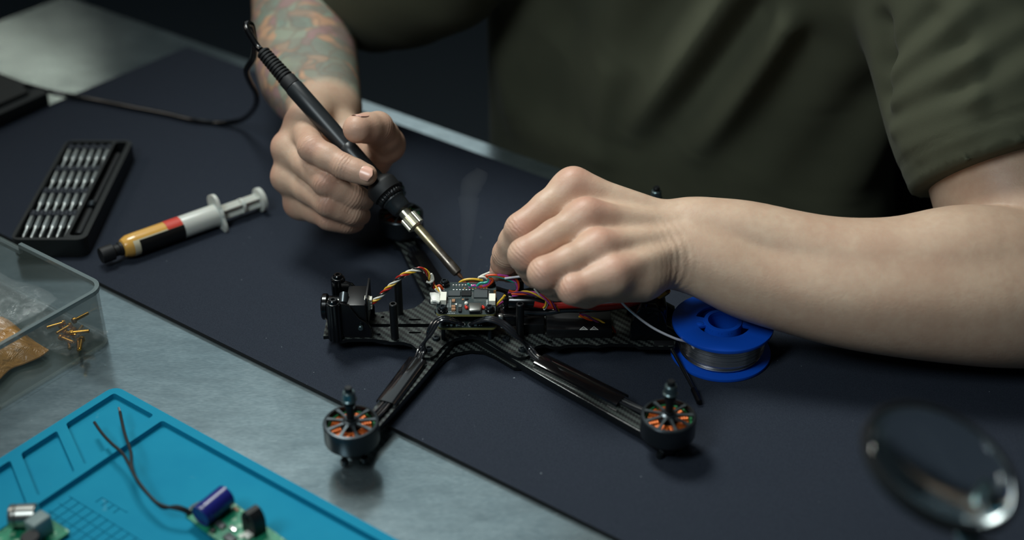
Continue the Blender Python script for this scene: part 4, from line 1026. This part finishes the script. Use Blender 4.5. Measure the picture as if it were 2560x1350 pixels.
# ---------------------------------------------------------------- solder spool
M_blue = pm('blue_spool_plastic', (14, 78, 190), .32, 0, .5); M_solder = pm('wound_solder', (205, 205, 210), .24, 1); M_strand_lit = pm('solder_strand', (232, 230, 236), .3, .35)  # strand is the same solder, painted paler to look lit in the hand's shade
sc0 = Vector((135, 733.5, 0)); R0 = 32.5
spool = thing('solder_spool', 'blue plastic spool of shiny solder wire standing flat on the mat under the forearm', 'spool', sc0)
M0 = Matrix.Translation(sc0)
def flange(z0, z1, name):
    o = circle(0, 0, R0, 72); hs = []
    for a0, a1 in ((200, 340), (20, 160)):
        w = []
        for k in range(15): a = math.radians(a0 + (a1 - a0) * k / 14); w.append((17.5 * math.cos(a), 17.5 * math.sin(a)))
        for k in range(15): a = math.radians(a1 - (a1 - a0) * k / 14); w.append((12.2 * math.cos(a), 12.2 * math.sin(a)))
        hs.append(w)
    hs.append(circle(0, 0, 9.6, 36))
    mb = MB(); mb.prism(o, z0, z1, hs, bev=.35, M=M0); return obj(name, mb, M_blue, spool, world=True)
flange(22.2, 24.6, 'top_flange'); flange(.1, 2.5, 'bottom_flange')
mb = MB(); mb.lathe([(9.6, .2), (9.6, 25.3), (12, 25.3), (12.2, 24.6), (12.2, 2), (12.2, .2), (9.6, .2)], 48, M0, cap=False); mb.lathe([(18.2, 2.4), (18.2, 22.3)], 48, M0, cap=False)
mb.sph((sc0.x - 14.8, sc0.y - 2.6, 24.7), (2.4, 2.2, .6), 14); mb.sph((sc0.x + 14.8, sc0.y - 2.6, 24.7), (2.8, 2.2, .7), 14)
obj('hub', mb, M_blue, spool, world=True)
mb = MB(); P = []
for lay, rr in enumerate((25.8, 27.0)):
    n = 15 - lay
    for k in range(n * 40 + 1):
        a = 2 * math.pi * k / 40; z = 3.3 + (18.4 * k / (n * 40)) if lay == 0 else 21.5 - 13.5 * k / (n * 40)
        P.append(sc0 + Vector(((rr + .35 * math.sin(a * .37 + lay)) * math.cos(a), (rr + .35 * math.sin(a * .37 + lay)) * math.sin(a), z)))
mb.tube(P, .68, 6); mb.lathe([(25.2, 2.6), (25.2, 22.1)], 48, M0, cap=False); obj('wound_solder', mb, M_solder, spool, world=True)
mb = MB(); mb.tube(cm([sc0 + Vector((-20, -19, 17)), W(1722, 856, 18), W(1690, 847, 22), W(1640, 824, 28), W(1600, 797, 34), W(1565, 767, 40), W(1540, 742, 46), W(1500, 715, 50), W(1420, 700, 50), W(1330, 690, 46), W(1262, 696, 42)], 8), .8, 10)
obj('solder_strand', mb, M_strand_lit, spool, world=True)
# ---------------------------------------------------------------- bit set case with 24 bits
M_case = pm('case_plastic', (17, 21, 22), .5); M_hold = pm('bit_holder_rubber', (26, 32, 42), .5)
kx, ky = -331., 924.
case = thing('bit_case', 'open black driver bit case lying beside the clear box', 'case', (kx, ky, 0))
mb = MB(); mb.prism(rrect(kx - 27, ky - 76, kx + 27, ky + 76, 7), .1, 15, [rrect(kx - 24.6, ky - 73, kx + 11, ky + 73, 2), rrect(kx + 13.5, ky - 70, kx + 23, ky + 73, 3)], bev=0)
mb.prism(rrect(kx - 26, ky - 75, kx + 26, ky + 75, 6), .1, 5); obj('case_shell', mb, M_case, case, world=True)
rows = [W(150, y_, 12).y for y_ in (372, 427, 482, 538)]; xs = [kx - 21.4 + 6.1 * k for k in range(6)]
for y_ in rows:
    mb = MB(); mb.box((kx - 6.5, y_, 9.5), (35, 4.5, 9), .5)
    for x in xs: mb.cyl((x, y_ - 2.6, 12), (x, y_ + 2.6, 12.6), 2.7, seg=14)
    obj('bit_rack', mb, M_hold, case, world=True)
mb = MB(); mb.cyl((kx + 18, ky - 62, 9), (kx + 18, ky - 28, 9.5), 4.2, seg=20, b=.8); mb.cyl((kx + 18, ky - 28, 9.5), (kx + 18, ky + 60, 9.5), 3., seg=16, b=.6)
obj('driver_handle', mb, M_blackpl, case, world=True)
mb = MB(); mb.cyl((kx + 18.5, ky - 27, 12.5), (kx + 18.5, ky - 22, 13.5), 3.4, seg=16, b=.5); obj('driver_cap', mb, M_bell, case, world=True)
ordn = ['leftmost', 'second', 'third', 'fourth', 'fifth', 'rightmost']; rown = ['back', 'second', 'third', 'front']
proto = None
def bitmesh(kind):
    mb = MB(); mb.lathe([(1.8, 0), (2.1, .5), (2.1, 15)], 6, frame_z((0, 0, 0), (0, -1, -.08))); mb.lathe([(2.1, 15), (1.3, 17), (1.25, 26.2 - kind), (.9, 28 - kind), (.3, 29 - kind)], 16, frame_z((0, 0, 0), (0, -1, -.08)))
    return mb
bits = [obj('driver_bit', bitmesh(k * .6), M_steelbit) for k in range(4)]
for r_ in range(4):
    for c_ in range(6):
        src = bits[(r_ + 2 * c_) % 4]; i = r_ * 6 + c_
        o = src if (i == (r_ + 2 * c_) % 4 and False) else src.copy()
        scn.collection.objects.link(o); o.location = Vector((xs[c_], rows[r_] - 1.5, 12.2)) * S
        rn = {0: 'rack farthest from the clear box', 1: 'second rack from the back', 2: 'third rack from the back', 3: 'rack nearest the clear box'}[r_]
        tag(o, f'{ordn[c_]} steel driver bit in the {rn}', 'driver bit', 'driver bits in the open case')
for b_ in bits: bpy.data.objects.remove(b_)
# ---------------------------------------------------------------- flux syringe
M_amber = pm('amber_flux_barrel', (222, 170, 84), .22, 0, .5, coat=.4, sss=.25); M_clearw = pm('cloudy_plastic', (206, 208, 200), .28, 0, .5, sss=.2)
M_lab = pm('syringe_label', (20, 20, 20), .4); M_labr = pm('red_label_print', (206, 66, 52), .45); M_labw = pm('pale_label_edge', (216, 206, 176), .45)
A0, A1 = W(252, 640, 9.5), W(655, 497, 9.5)
syr = thing('flux_syringe', 'plastic flux syringe with amber barrel, black label and white plunger on the mat', 'syringe', (A0 + A1) / 2 - Vector((0, 0, 9.5)))
FS = frame_z(A0, A1); Ls = (A1 - A0).length; g = lambda s: s * Ls
def sp_(name, prof, mat, seg=32, **k): mb = MB(); mb.lathe([(r, g(s_)) for r, s_ in prof], seg, FS, cap=True); return obj(name, mb, mat, syr, world=True, **k)
sp_('tip_cap', [(5.6, 0), (6.0, .01), (6.0, .07), (4.2, .08), (4.2, .105), (5.0, .108), (5.0, .125)], M_rubber)
br_ = sp_('barrel', [(3.4, .12), (6.5, .13), (8.1, .16), (8.3, .20), (8.3, .48), (7.6, .482)], M_amber)
sp_('clear_barrel', [(8.25, .478), (8.35, .48), (8.35, .70), (7, .702)], M_clearw)
def patch(name, s0, s1, a0, a1, r, mat):
    mb = MB(); vs = []; fs = []; n = 16
    for i in range(n + 1):
        a = math.radians(a0 + (a1 - a0) * i / n)
        for s_ in (s0, s1): vs.append(FI_ @ Vector((r * math.cos(a), r * math.sin(a), g(s_))))
    for i in range(n): fs.append((2 * i, 2 * i + 2, 2 * i + 3, 2 * i + 1))
    m = len(vs)
    for i in range(n + 1):
        a = math.radians(a0 + (a1 - a0) * i / n)
        for s_ in (s0, s1): vs.append(FI_ @ Vector(((r - .12) * math.cos(a), (r - .12) * math.sin(a), g(s_))))
    for i in range(n): fs.append((m + 2 * i, m + 2 * i + 1, m + 2 * i + 3, m + 2 * i + 2))
    mb.add(vs, fs); return obj(name, mb, mat, br_, world=True)
FI_ = FS
upS = FS.to_3x3().inverted() @ Vector((0, 0, 1)); aup = math.degrees(math.atan2(upS.y, upS.x)); nearS = FS.to_3x3().inverted() @ Vector((.35, -.93, 0)); an_ = math.degrees(math.atan2(nearS.y, nearS.x))
sg = 1 if ((an_ - aup + 540) % 360 - 180) > 0 else -1
patch('label_paper', .175, .48, aup + sg * 42, aup + sg * 175, 8.38, M_labw)
patch('black_label_panel', .21, .48, aup + sg * 48, aup + sg * 170, 8.5, M_lab)
patch('red_label_band', .385, .478, aup - sg * 60, aup + sg * 47, 8.44, M_labr)
mb = MB(); mb.lathe([(8.4, g(.70)), (9.6, g(.705)), (9.6, g(.722)), (8.2, g(.727))], 32, FS)
fl = Matrix(FS); fl.translation = FS @ Vector((0, 0, g(.712))); au = math.radians(aup)
R_ = Matrix.Rotation(au, 4, 'Z'); o = rrect(-9, -15.5, 9, 15.5, 7); mb.prism(o, -1.3, 1.3, bev=.3, M=fl @ Matrix.Rotation(math.radians(aup + 62), 4, 'Z')); obj('finger_flange', mb, M_clearw, syr, world=True)
mb = MB()
for k in range(2): mb.prism(rrect(-5.6, -.9, 5.6, .9, .5), g(.60), g(.975), M=FS @ Matrix.Rotation(math.radians(aup + 45 + 90 * k), 4, 'Z'))
mb.lathe([(7.5, g(.55)), (7.5, g(.60)), (5, g(.61))], 28, FS); mb.lathe([(5.9, g(.86)), (5.9, g(.875))], 28, FS); obj('plunger', mb, M_clearw, syr, world=True)
sp_('thumb_rest', [(6, .97), (9.2, .975), (9.4, .985), (9.2, 1.0), (7.5, 1.004)], M_clearw)
# ---------------------------------------------------------------- clear box with bags of brass parts
def clear(name, col, a, rough=.08, ior=1.45):
    m = pm(name, col, rough, 0, .8, alpha=a, coat=.3); return m
M_box = clear('smoked_clear_plastic', (100, 112, 106), .28); M_rim = clear('thick_clear_rim', (104, 118, 118), .7); M_film = clear('clear_film', (190, 200, 200), .13, .12)
nt = NT(M_film); co = nt.coord(); nf = nt.noise(co, 60, 4, .65, 1.2); nt.bump(nf, 1., .0035)
nt.l(nt.map(nf, .55, .72, .08, .34), nt.b.inputs['Alpha'])
M_amb = clear('amber_film', (204, 140, 58), .82, .3)
nt = NT(M_amb); co = nt.coord(); nt.bump(nt.noise(co, 90, 4, .6, 1.), .9, .003); nt.l(nt.mix(nt.noise(co, 45, 3, .6), srgb((150, 96, 40)), srgb((222, 170, 92))), nt.b.inputs['Base Color'])
u0, u1, v0, v1, hz = -862., -654.5, 250., 449., 42.
box = thing('clear_parts_box', 'shallow clear plastic box holding bags of brass parts, standing on the bench', 'box', UV((u0 + u1) / 2, (v0 + v1) / 2, -3))
Rz = Matrix.Rotation(rot, 4, 'Z')
def wallring(o, i, z0, z1, mb):
    n = len(o); vs = [(p[0], p[1], z) for z in (z0, z1) for p in o] + [(p[0], p[1], z) for z in (z0, z1) for p in i]; fs = []
    for k in range(n):
        l = (k + 1) % n; fs += [(k, l, n + l, n + k), (2 * n + l, 2 * n + k, 3 * n + k, 3 * n + l), (n + k, n + l, 3 * n + l, 3 * n + k), (l, k, 2 * n + k, 2 * n + l)]
    mb.add(vs, fs, Rz)
o1 = rrect(u0, v0, u1, v1, 11, 8); i1 = rrect(u0 + 1.8, v0 + 1.8, u1 - 1.8, v1 - 1.8, 9.4, 8)
mb = MB(); wallring(o1, i1, 0, hz - 3, mb); mb.prism(o1, -2.6, -.6, M=Rz, bev=.6); obj('box_walls', mb, M_box, box, world=True)
def notch(o, dv):
    o = list(o); k = max(range(len(o)), key=lambda i: (o[i][1] > v1 - 3) * (o[i][0] - o[(i + 1) % len(o)][0]))
    return o[:k + 1] + [(-740.5, v1 + dv), (-741.5, v1 + dv)] + o[k + 1:]
mb = MB(); wallring(notch(rrect(u0 - 1, v0 - 1, u1 + 1, v1 + 1, 12, 8), 1), notch(i1, -1.8), hz - 3, hz, mb)
for i, (x, y, z) in enumerate(mb.v):
    p = Vector((x, y, 0)); mb.v[i] = (x, y, z - (5.5 if p.dot(U) < -741.4 and p.dot(V) > v1 - 16 else 0))
obj('rim', mb, M_rim, box, world=True)
def bag(name, label, cu, cv, su, sv, h, rz_, mat, seed, z0=.6, grp='plastic bags in the clear box'):
    n = 26; r_ = random.Random(seed); ph = [r_.random() * 6 for _ in range(8)]; vs = []; fs = []
    M = Rz @ Matrix.Translation((cu, cv, z0)) @ Matrix.Rotation(math.radians(rz_), 4, 'Z')
    for lay in (1, 0):
        for i in range(n + 1):
            for j in range(n + 1):
                x, y = i / n * 2 - 1, j / n * 2 - 1; e = (1 - abs(x) ** 3) * (1 - abs(y) ** 3)
                w = .12 * math.sin(7 * x + ph[0]) + .1 * math.sin(9 * y + 4 * x + ph[1]) + .08 * math.sin(15 * x - 9 * y + ph[2])
                ax = x + .05 * math.sin(5 * y + ph[3]); ay = y + .05 * math.sin(5 * x + ph[4])
                zz = .4 + lay * (h * e * (1 + w * 1.6) + .8) + 1.5 * (1 - e) * abs(math.sin(4 * x + 3 * y + ph[5]))
                vs.append((ax * su / 2, ay * sv / 2, zz))
    m = (n + 1) ** 2
    for i in range(n):
        for j in range(n):
            q_ = i * (n + 1) + j; fs.append((q_, q_ + n + 1, q_ + n + 2, q_ + 1)); fs.append((m + q_, m + q_ + 1, m + q_ + n + 2, m + q_ + n + 1))
    mb = MB(); mb.add(vs, fs, M); b_ = obj(name, mb, mat, world=True, angle=80); tag(b_, label, 'bag', grp); return M
bag('zip_bag', 'small clear bag with loose brass screws in the corner of the clear box', -685, 430, 50, 34, 9, 3, M_film, 3)
bag('zip_bag', 'large crumpled clear bag across the middle of the clear box', -750, 406, 106, 70, 9, 2, M_film, 5, 15)
bag('zip_bag', 'amber bag bulging in the left of the clear box', -722, 388, 92, 54, 15, -2, M_amb, 8, 1)
bag('zip_bag', 'lower amber bag against the near wall of the clear box', -694, 342, 60, 42, 13, 2, M_amb, 11, 1)
mb = MB(); mb.lathe([(0, 0), (1.9, 0), (2.1, .5), (2.1, 1.9), (1.15, 2.1), (1.15, 12), (.7, 12.4), (0, 12.4)], 14, cap=False)
sc_p = obj('brass_screw', mb, M_gold)
spots = [(150, 812, 40), (163, 806, -60), (178, 812, -35), (188, 822, -25), (160, 830, 75), (175, 832, 100), (170, 845, 20), (186, 842, 170), (205, 846, 8), (196, 850, 15), (150, 842, 60), (182, 803, 140)]
scw = ['topmost', 'upper left', 'upper middle', 'upper right', 'left', 'central', 'lower middle', 'lower central', 'rightmost', 'lower right', 'lower left', 'highest right']
for k, (x, y, a) in enumerate(spots):
    o = sc_p.copy(); scn.collection.objects.link(o); z = 3.0 + (k % 3) * 2.2; o.location = W(x, y, z) * S
    o.rotation_euler = (math.radians(90), 0, math.radians(a)); tag(o, 'small brass screw among the loose ones in the small clear bag', 'screw', 'brass screws in the small bag')
bpy.data.objects.remove(sc_p)
# ---------------------------------------------------------------- blue silicone soldering mat
M_sil = pm('blue_silicone', (22, 122, 160), .7, 0, .15)
nt = NT(M_sil); co = nt.coord(); b1_ = nt.noise(co, 12, 4, .6); b2_ = nt.noise(co, 55, 3, .6)
nt.l(nt.mix(nt.map(b2_, .68, .76, 0, .35), nt.mix(nt.map(b1_, .3, .7, 0, 1), srgb((12, 128, 162)), srgb((24, 140, 170))), srgb((110, 165, 175))), nt.b.inputs['Base Color']); nt.bump(b2_, .08, .0005)
sil = thing('silicone_mat', 'bright blue silicone soldering mat with moulded compartments at the near left', 'mat', UV(-450, 250, -3))
su0, su1, sv0, sv1 = -612., -150., 110., 413.5
mb = MB(); mb.prism(rrect(su0, sv0, su1, sv1, 7), -2.9, -1.6, M=Rz); obj('mat_base', mb, M_sil, sil, world=True)
def soft(q, r=2.):                      # polygon with softened corners
    o = []
    for i in range(len(q)):
        p = Vector(q[i]); a_, c_ = Vector(q[i - 1]), Vector(q[(i + 1) % len(q)]); da = (a_ - p).normalized() * r; dc = (c_ - p).normalized() * r
        for t_ in (0, .25, .5, .75, 1): o.append(tuple((p + da) * (1 - t_) ** 2 + p * 2 * t_ * (1 - t_) + (p + dc) * t_ ** 2))
    return o
hs = [soft([(-606.5, 408), (-570, 408), (-567.5, 353), (-606.5, 371)])]
for k in range(5): hs.append(soft([(-605.5, 363.5 - 33.5 * k), (-567.5, 346 - 33.5 * k), (-567.5, 320 - 33.5 * k), (-605.5, 337.5 - 33.5 * k)]))
hs += [soft([(-605.5, 196), (-567.5, 178), (-567.5, 116), (-605.5, 116)]), rrect(-562, 116, -156, 407.5, 2)]
mb = MB(); mb.prism(rrect(su0, sv0, su1, sv1, 7), -1.7, 2.2, hs, M=Rz); obj('raised_frame', mb, M_sil, sil, world=True)
mb = MB(); zt = -1.6
def ridge(ua, va, ub, vb, w=.9):
    d = Vector((ub - ua, vb - va, 0)); n = Vector((-d.y, d.x, 0)).normalized() * w / 2; a, b = Vector((ua, va, zt)), Vector((ub, vb, zt)); up = Vector((0, 0, .45))
    vs = [a - n, b - n, b + n * .6, a + n * .6]; mb.add([p for p in vs] + [p + up - (n * .2) for p in vs], [(0, 1, 5, 4), (1, 2, 6, 5), (2, 3, 7, 6), (3, 0, 4, 7), (4, 5, 6, 7)], Rz)
for k in range(7): ridge(-557, 333 - k * 7.2, -478, 333 - k * 7.2)
for k in range(14): ridge(-554 + 6 * k, 333, -554 + 6 * k, 290, .6)
for k in range(4): ridge(-541 + 5 * k, 338.5, -541 + 5 * k, 343, .6)
ridge(-541, 343.5, -520, 343.5); obj('moulded_grid', mb, M_sil, sil, world=True)
# ---------------------------------------------------------------- green board with blue capacitor
M_gpcb = pm('green_circuit_board', (26, 132, 96), .35, 0, .5)
nt = NT(M_gpcb); co = nt.coord(); n1 = nt.noise(co, 320, 2, .5); nt.l(nt.mix(nt.map(n1, .60, .66, 0, .9), nt.mix(nt.map(nt.noise(co, 120, 2, .5), .4, .6, 0, 1), srgb((18, 116, 84)), srgb((34, 140, 102))), srgb((150, 190, 160))), nt.b.inputs['Base Color'])
M_capb = pm('blue_capacitor_sleeve', (30, 34, 112), .25, 0, .6)
a, b, c = W(464, 1284, 7), W(566, 1246, 7), W(668, 1320, 7)
du = (c - b).normalized(); dv = (b - a).normalized(); dv = (dv - du * dv.dot(du)).normalized()
gb = thing('circuit_board', 'small green circuit board with a blue capacitor on the blue mat', 'circuit board', a + Vector((0, 0, -8)))
Mg = Matrix(((du.x, dv.x, 0, a.x), (du.y, dv.y, 0, a.y), (0, 0, 1, 6.6), (0, 0, 0, 1))); bw = (b - a).dot(dv)
def gp(name, mb, mat, parent=gb): return obj(name, mb, mat, parent, world=True)
mb = MB(); mb.prism(rrect(0, -1, 62, bw + 1, 2), -1.5, 0, M=Mg); gbo = gp('board', mb, M_gpcb)
p0, p1 = W(500, 1292, 13.), W(556, 1246, 14.)
mb = MB(); Fc = frame_z(p0, p1); Lc = (p1 - p0).length + 3
mb.lathe([(0, .5), (5.8, .5), (6.2, 0), (6.4, .5), (6.4, 1.8), (5.9, 2.3), (5.9, 2.8), (6.4, 3.4), (6.4, Lc), (5.8, Lc + .5), (0, Lc + .4)], 36, Fc, cap=False); gp('blue_capacitor', mb, M_capb)
pc = W(637, 1325, 7); mb = MB(); Mh = Matrix(((dv.x * 0 + du.x, 0, dv.x, pc.x), (du.y, 0, dv.y, pc.y), (0, 1, 0, 6.6), (0, 0, 0, 1)))
o = [(-5.2, 0), (5.2, 0), (5.6, 9), (4.2, 13), (1.8, 15.4), (-1.8, 15.4), (-4.2, 13), (-5.6, 9)]
mb.prism(o, -4, 4, [circle(.6, 10.6, 2.1, 16)], M=Mh); gp('black_inductor', mb, M_rubber)
for k, (x, y, w, d_, h, m) in enumerate(((22, 7, 6, 4, 1.6, M_chip), (29, 10, 5, 2.5, 1.2, M_pin), (22, 1.5, 3, 3, 1.8, M_blackpl), (34, 4, 7, 5, 1.8, M_chip), (37, 9, 3, 1.6, 1.0, M_white), (44, 5, 4, 3, 2, M_blackpl), (40, 12, 5, 5, 2.5, M_white), (15, 3, 3, 1.4, .8, M_pin), (18, bw - 2, 4, 1.5, .9, M_tan), (27, bw - 2, 3, 1.5, .9, M_pin), (50, 9, 6, 6, 2.4, M_chip))):
    mb = MB(); mb.box((x, y, h / 2), (w, d_, h), .2, M=Mg); gp('chip' if m in (M_chip, M_blackpl) else 'solder_pad' if m is M_pin else 'capacitor', mb, m, gbo)
mb = MB(); mb.tube(cm([Mg @ Vector((1, 2, .5)), Mg @ Vector((-1, 6, .8)), Mg @ Vector((1, bw - 3, .5))], 6), 1.1, 8); gp('solder_bead', mb, M_pin, gbo)
wA = [(478, 1282, 7), (462, 1272, 10), (440, 1266, 11), (412, 1270, 9), (396, 1262, 9), (372, 1238, 10), (345, 1205, 11), (330, 1168, 12), (327, 1130, 12), (312, 1085, 11), (304, 1050, 10), (300, 1030, 9)]
wB = [(474, 1286, 7), (458, 1277, 9), (436, 1271, 10), (410, 1265, 10), (390, 1255, 10), (366, 1230, 11), (340, 1195, 12), (322, 1160, 12), (305, 1132, 11), (278, 1108, 10), (255, 1083, 9), (236, 1056, 8)]
for wpts in (wA, wB): mb = MB(); mb.tube(cm([W(*p) for p in wpts], 8), .95, 10); wo_ = gp('black_wire', mb, M_rubber)
mb = MB(); mb.tube([W(301, 1034, 9.2), W(297, 1020, 8.5)], .75, 8); gp('tinned_wire_end', mb, M_pin)
# second board in the near left corner
p = W(85, 1330, 1); gb2 = thing('circuit_board', 'green circuit board with a shiny metal can at the near left corner', 'circuit board', (p.x, p.y, -1.2))
Mk = UVM(p.dot(U), p.dot(V), 1.4)
mb = MB(); mb.prism(rrect(-16, -38, 16, 12, 2), -1.5, 0, M=Mk); obj('board', mb, M_gpcb, gb2, world=True)
mb = MB(); mb.box((5, 1, 6), (9, 12, 12), 1.2, 3, M=Mk); obj('grey_block', mb, pm('grey_block', (120, 138, 138), .5), gb2, world=True)
mb = MB(); a_ = Mk @ Vector((-13, -4, 7)); b_ = Mk @ Vector((-1, 6, 7)); mb.lathe([(0, 0), (6.2, 0), (6.6, .6), (6.6, 3), (6.1, 3.6), (6.6, 4.2), (6.6, 14), (6, 14.6), (0, 14.6)], 30, frame_z(a_, b_), cap=False); obj('metal_can', mb, M_shell, gb2, world=True)
mb = MB(); mb.lathe([(5.2, 0), (5.2, 9), (4.6, 9.6), (0, 9.6)], 24, Mk @ Matrix.Translation((11, -9, 0)), cap=False); obj('black_coil', mb, M_rubber, gb2, world=True)
# ---------------------------------------------------------------- magnifier on an arm, near right
M_lens = pm('magnifier_glass', (235, 245, 245), .02, 0, .5, trans=1., ior=1.5); M_frame = pm('magnifier_frame', (7, 8, 9), .65)
lc = T(2350, 1165, 570); cR = Vector((1, 0, 0)); cUp = Vector((0, _s, _c)); cF = -Vector((0, _c, -_s))
nn = (cR * .27 + cUp * .72 + cF * .62).normalized(); Fm = frame_z(lc, lc + nn)
mag = thing('magnifier', 'round magnifying lens in a black frame on a bent metal arm at the near right', 'magnifier', (lc.x + 30, lc.y - 120, 0))
mb = MB(); RR = 32
pr = [(0, 6.5)] + [(RR * math.sin(math.radians(t_)), 6.5 * math.cos(math.radians(t_))) for t_ in range(10, 90, 8)] + [(RR, .4), (RR, -.4)] + [(RR * math.sin(math.radians(t_)), -6.5 * math.cos(math.radians(t_))) for t_ in range(82, 9, -8)] + [(0, -6.5)]
mb.lathe(list(reversed(pr)), 64, Fm, cap=False); obj('lens', mb, M_lens, mag, world=True)
mb = MB(); mb.lathe([(RR - .3, -2.6), (RR + 1.3, -2.6), (RR + 1.7, -2), (RR + 1.7, 2), (RR + 1.3, 2.6), (RR - .3, 2.6), (RR - .3, -2.6)], 64, Fm, cap=False); fr_ = obj('lens_frame', mb, M_frame, mag, world=True)
ej = T(2424, 1262, 580); mb = MB(); mb.sph(ej, 5.5, 18); mb.cyl(ej + nn * -6, ej + nn * 8, 3.6, seg=18, b=.6); obj('ball_joint', mb, M_nut, mag, world=True)
mb = MB(); mb.tube(cm([ej, T(2400, 1300, 585), T(2440, 1370, 585), T(2520, 1460, 590), Vector((lc.x + 30, lc.y - 120, 60)), Vector((lc.x + 30, lc.y - 120, 8))], 8), 4.2, 14); obj('arm', mb, M_nut, mag, world=True)
mb = MB(); mb.lathe([(38, 0), (38, 5), (34, 8), (0, 8)], 40, Matrix.Translation((lc.x + 30, lc.y - 120, .1 - 3 if (Vector((lc.x + 30, lc.y - 120, 0)).dot(V) < 489) else .1)), cap=False); obj('base', mb, M_frame, mag, world=True)
# ---------------------------------------------------------------- iron stand at the far left
s1 = W(131, 262, 0); stand = thing('soldering_stand', 'black soldering iron stand at the far left where the cord ends', 'stand', s1 + Vector((-90, -20, 0)))
# corner of the low base measured at (131, 262)
dA = (W(0, 322, 0) - s1).normalized(); dB = Vector((-dA.y, dA.x, 0)); dB = dB if dB.y > 0 else -dB
Ms = Matrix(((-dA.x, dB.x, 0, s1.x), (-dA.y, dB.y, 0, s1.y), (0, 0, 1, 0), (0, 0, 0, 1)))
sgn = 1 if Ms.determinant() > 0 else -1
mb = MB(); mb.prism(rrect(-150, 0, 0, 95, 5), .1, 13, bev=1.5, M=Ms); mb.prism(rrect(-142, 10, -12, 85, 4), 13, 16, M=Ms); obj('stand_base', mb, M_case, stand, world=True)
mb = MB(); pp = []
for k in range(12 * 18): a = 2 * math.pi * k / 18; pp.append(Ms @ Vector((-118 + 16 * math.cos(a), 52 + 16 * math.sin(a), 20 + k * .38)))
mb.tube(pp, 1.6, 8); obj('spring_holder', mb, M_glossblk, stand, world=True)
mb = MB(); mb.lathe([(20, 14), (22, 18), (22, 26), (17, 34), (12, 34), (12, 14)], 36, Ms @ Matrix.Translation((-95, 50, 0)), cap=False); obj('holder_cup', mb, M_glossblk, stand, world=True)
# ---------------------------------------------------------------- office chair behind the person
M_mesh = pm('black_chair_mesh', (22, 26, 32), .85)
nt = NT(M_mesh); w_ = nt.n('ShaderNodeTexWave', wave_type='BANDS', bands_direction='Z'); w_.inputs['Scale'].default_value = 170; nt.l(nt.coord(), w_.inputs['Vector'])
nt.l(nt.mix(w_.outputs['Fac'], srgb((12, 14, 18)), srgb((34, 40, 48))), nt.b.inputs['Base Color']); nt.bump(w_.outputs['Fac'], .4, .001)
ch = thing('office_chair', 'black mesh office chair the person sits on', 'chair', UV(-430, 1040, -757))
mb = MB(); vs = []; fs = []
for lay in (0, 1):
    for i in range(21):
        for j in range(21):
            x = i / 20 * 2 - 1; z = j / 20; w = 255 * (1 - .22 * z ** 2); vs.append(UV(-425 + x * w, 1125 - 55 * x * x + 26 * lay + 30 * z * (1 - z), -215 + 560 * z))
for i in range(20):
    for j in range(20): q_ = i * 21 + j; fs.append((q_, q_ + 21, q_ + 22, q_ + 1)); fs.append((441 + q_, 441 + q_ + 1, 441 + q_ + 22, 441 + q_ + 21))
for i in range(20):
    for a_, b_ in ((i * 21, (i + 1) * 21), ((i + 1) * 21 + 20, i * 21 + 20), (i + 1, i), (420 + i, 420 + i + 1)): fs.append((a_, 441 + a_, 441 + b_, b_))
mb.add(vs, fs); obj('backrest', mb, M_mesh, ch, world=True)
mb = MB(); mb.prism(rrect(-690, 800, -180, 1150, 70, 8), -345, -300, bev=12, M=Rz); obj('seat', mb, M_mesh, ch, world=True)
mb = MB(); mb.cyl(UV(-430, 1000, -700), UV(-430, 1000, -345), 28, seg=24); obj('gas_post', mb, M_bell, ch, world=True)
mb = MB(); mb.box((-430, 1110, -260), (60, 30, 260), 8, M=Rz); obj('back_bracket', mb, M_blackpl, ch, world=True)
for k in range(5):
    a = 2 * math.pi * k / 5 + .3; e = UV(-430 + 290 * math.cos(a), 1000 + 290 * math.sin(a), -700); mb = MB(); mb.tube([UV(-430, 1000, -680), e], [24, 15], 10); lg = obj('leg', mb, M_blackpl, ch, world=True)
    mb = MB(); mb.cyl(e + Vector((-14, 0, -32)), e + Vector((14, 0, -32)), 27, seg=20); obj('caster', mb, M_rubber, lg, world=True)
# ---------------------------------------------------------------- wisp of solder smoke
M_smoke = bpy.data.materials.new('solder_smoke'); M_smoke.use_nodes = True; t_ = M_smoke.node_tree; t_.nodes.clear()
vo_ = t_.nodes.new('ShaderNodeVolumeScatter'); mo_ = t_.nodes.new('ShaderNodeOutputMaterial'); t_.links.new(vo_.outputs[0], mo_.inputs['Volume'])
vo_.inputs['Color'].default_value = (.95, .98, 1, 1); vo_.inputs['Density'].default_value = 2.6
mb = MB(); mb.tube(cm([T(1158, 690, 930), T(1163, 640, 930), T(1168, 590, 930), T(1172, 530, 930), T(1172, 490, 928), T(1180, 462, 926), T(1198, 440, 926), T(1206, 425, 926)], 6), [1 + .28 * k if k < 24 else 7.8 - .3 * abs(k - 30) for k in range(43)], 12)
sm_ = obj('solder_smoke', mb, M_smoke, world=True); tag(sm_, 'thin wisp of smoke rising from the soldering tip', 'smoke', kind='stuff')
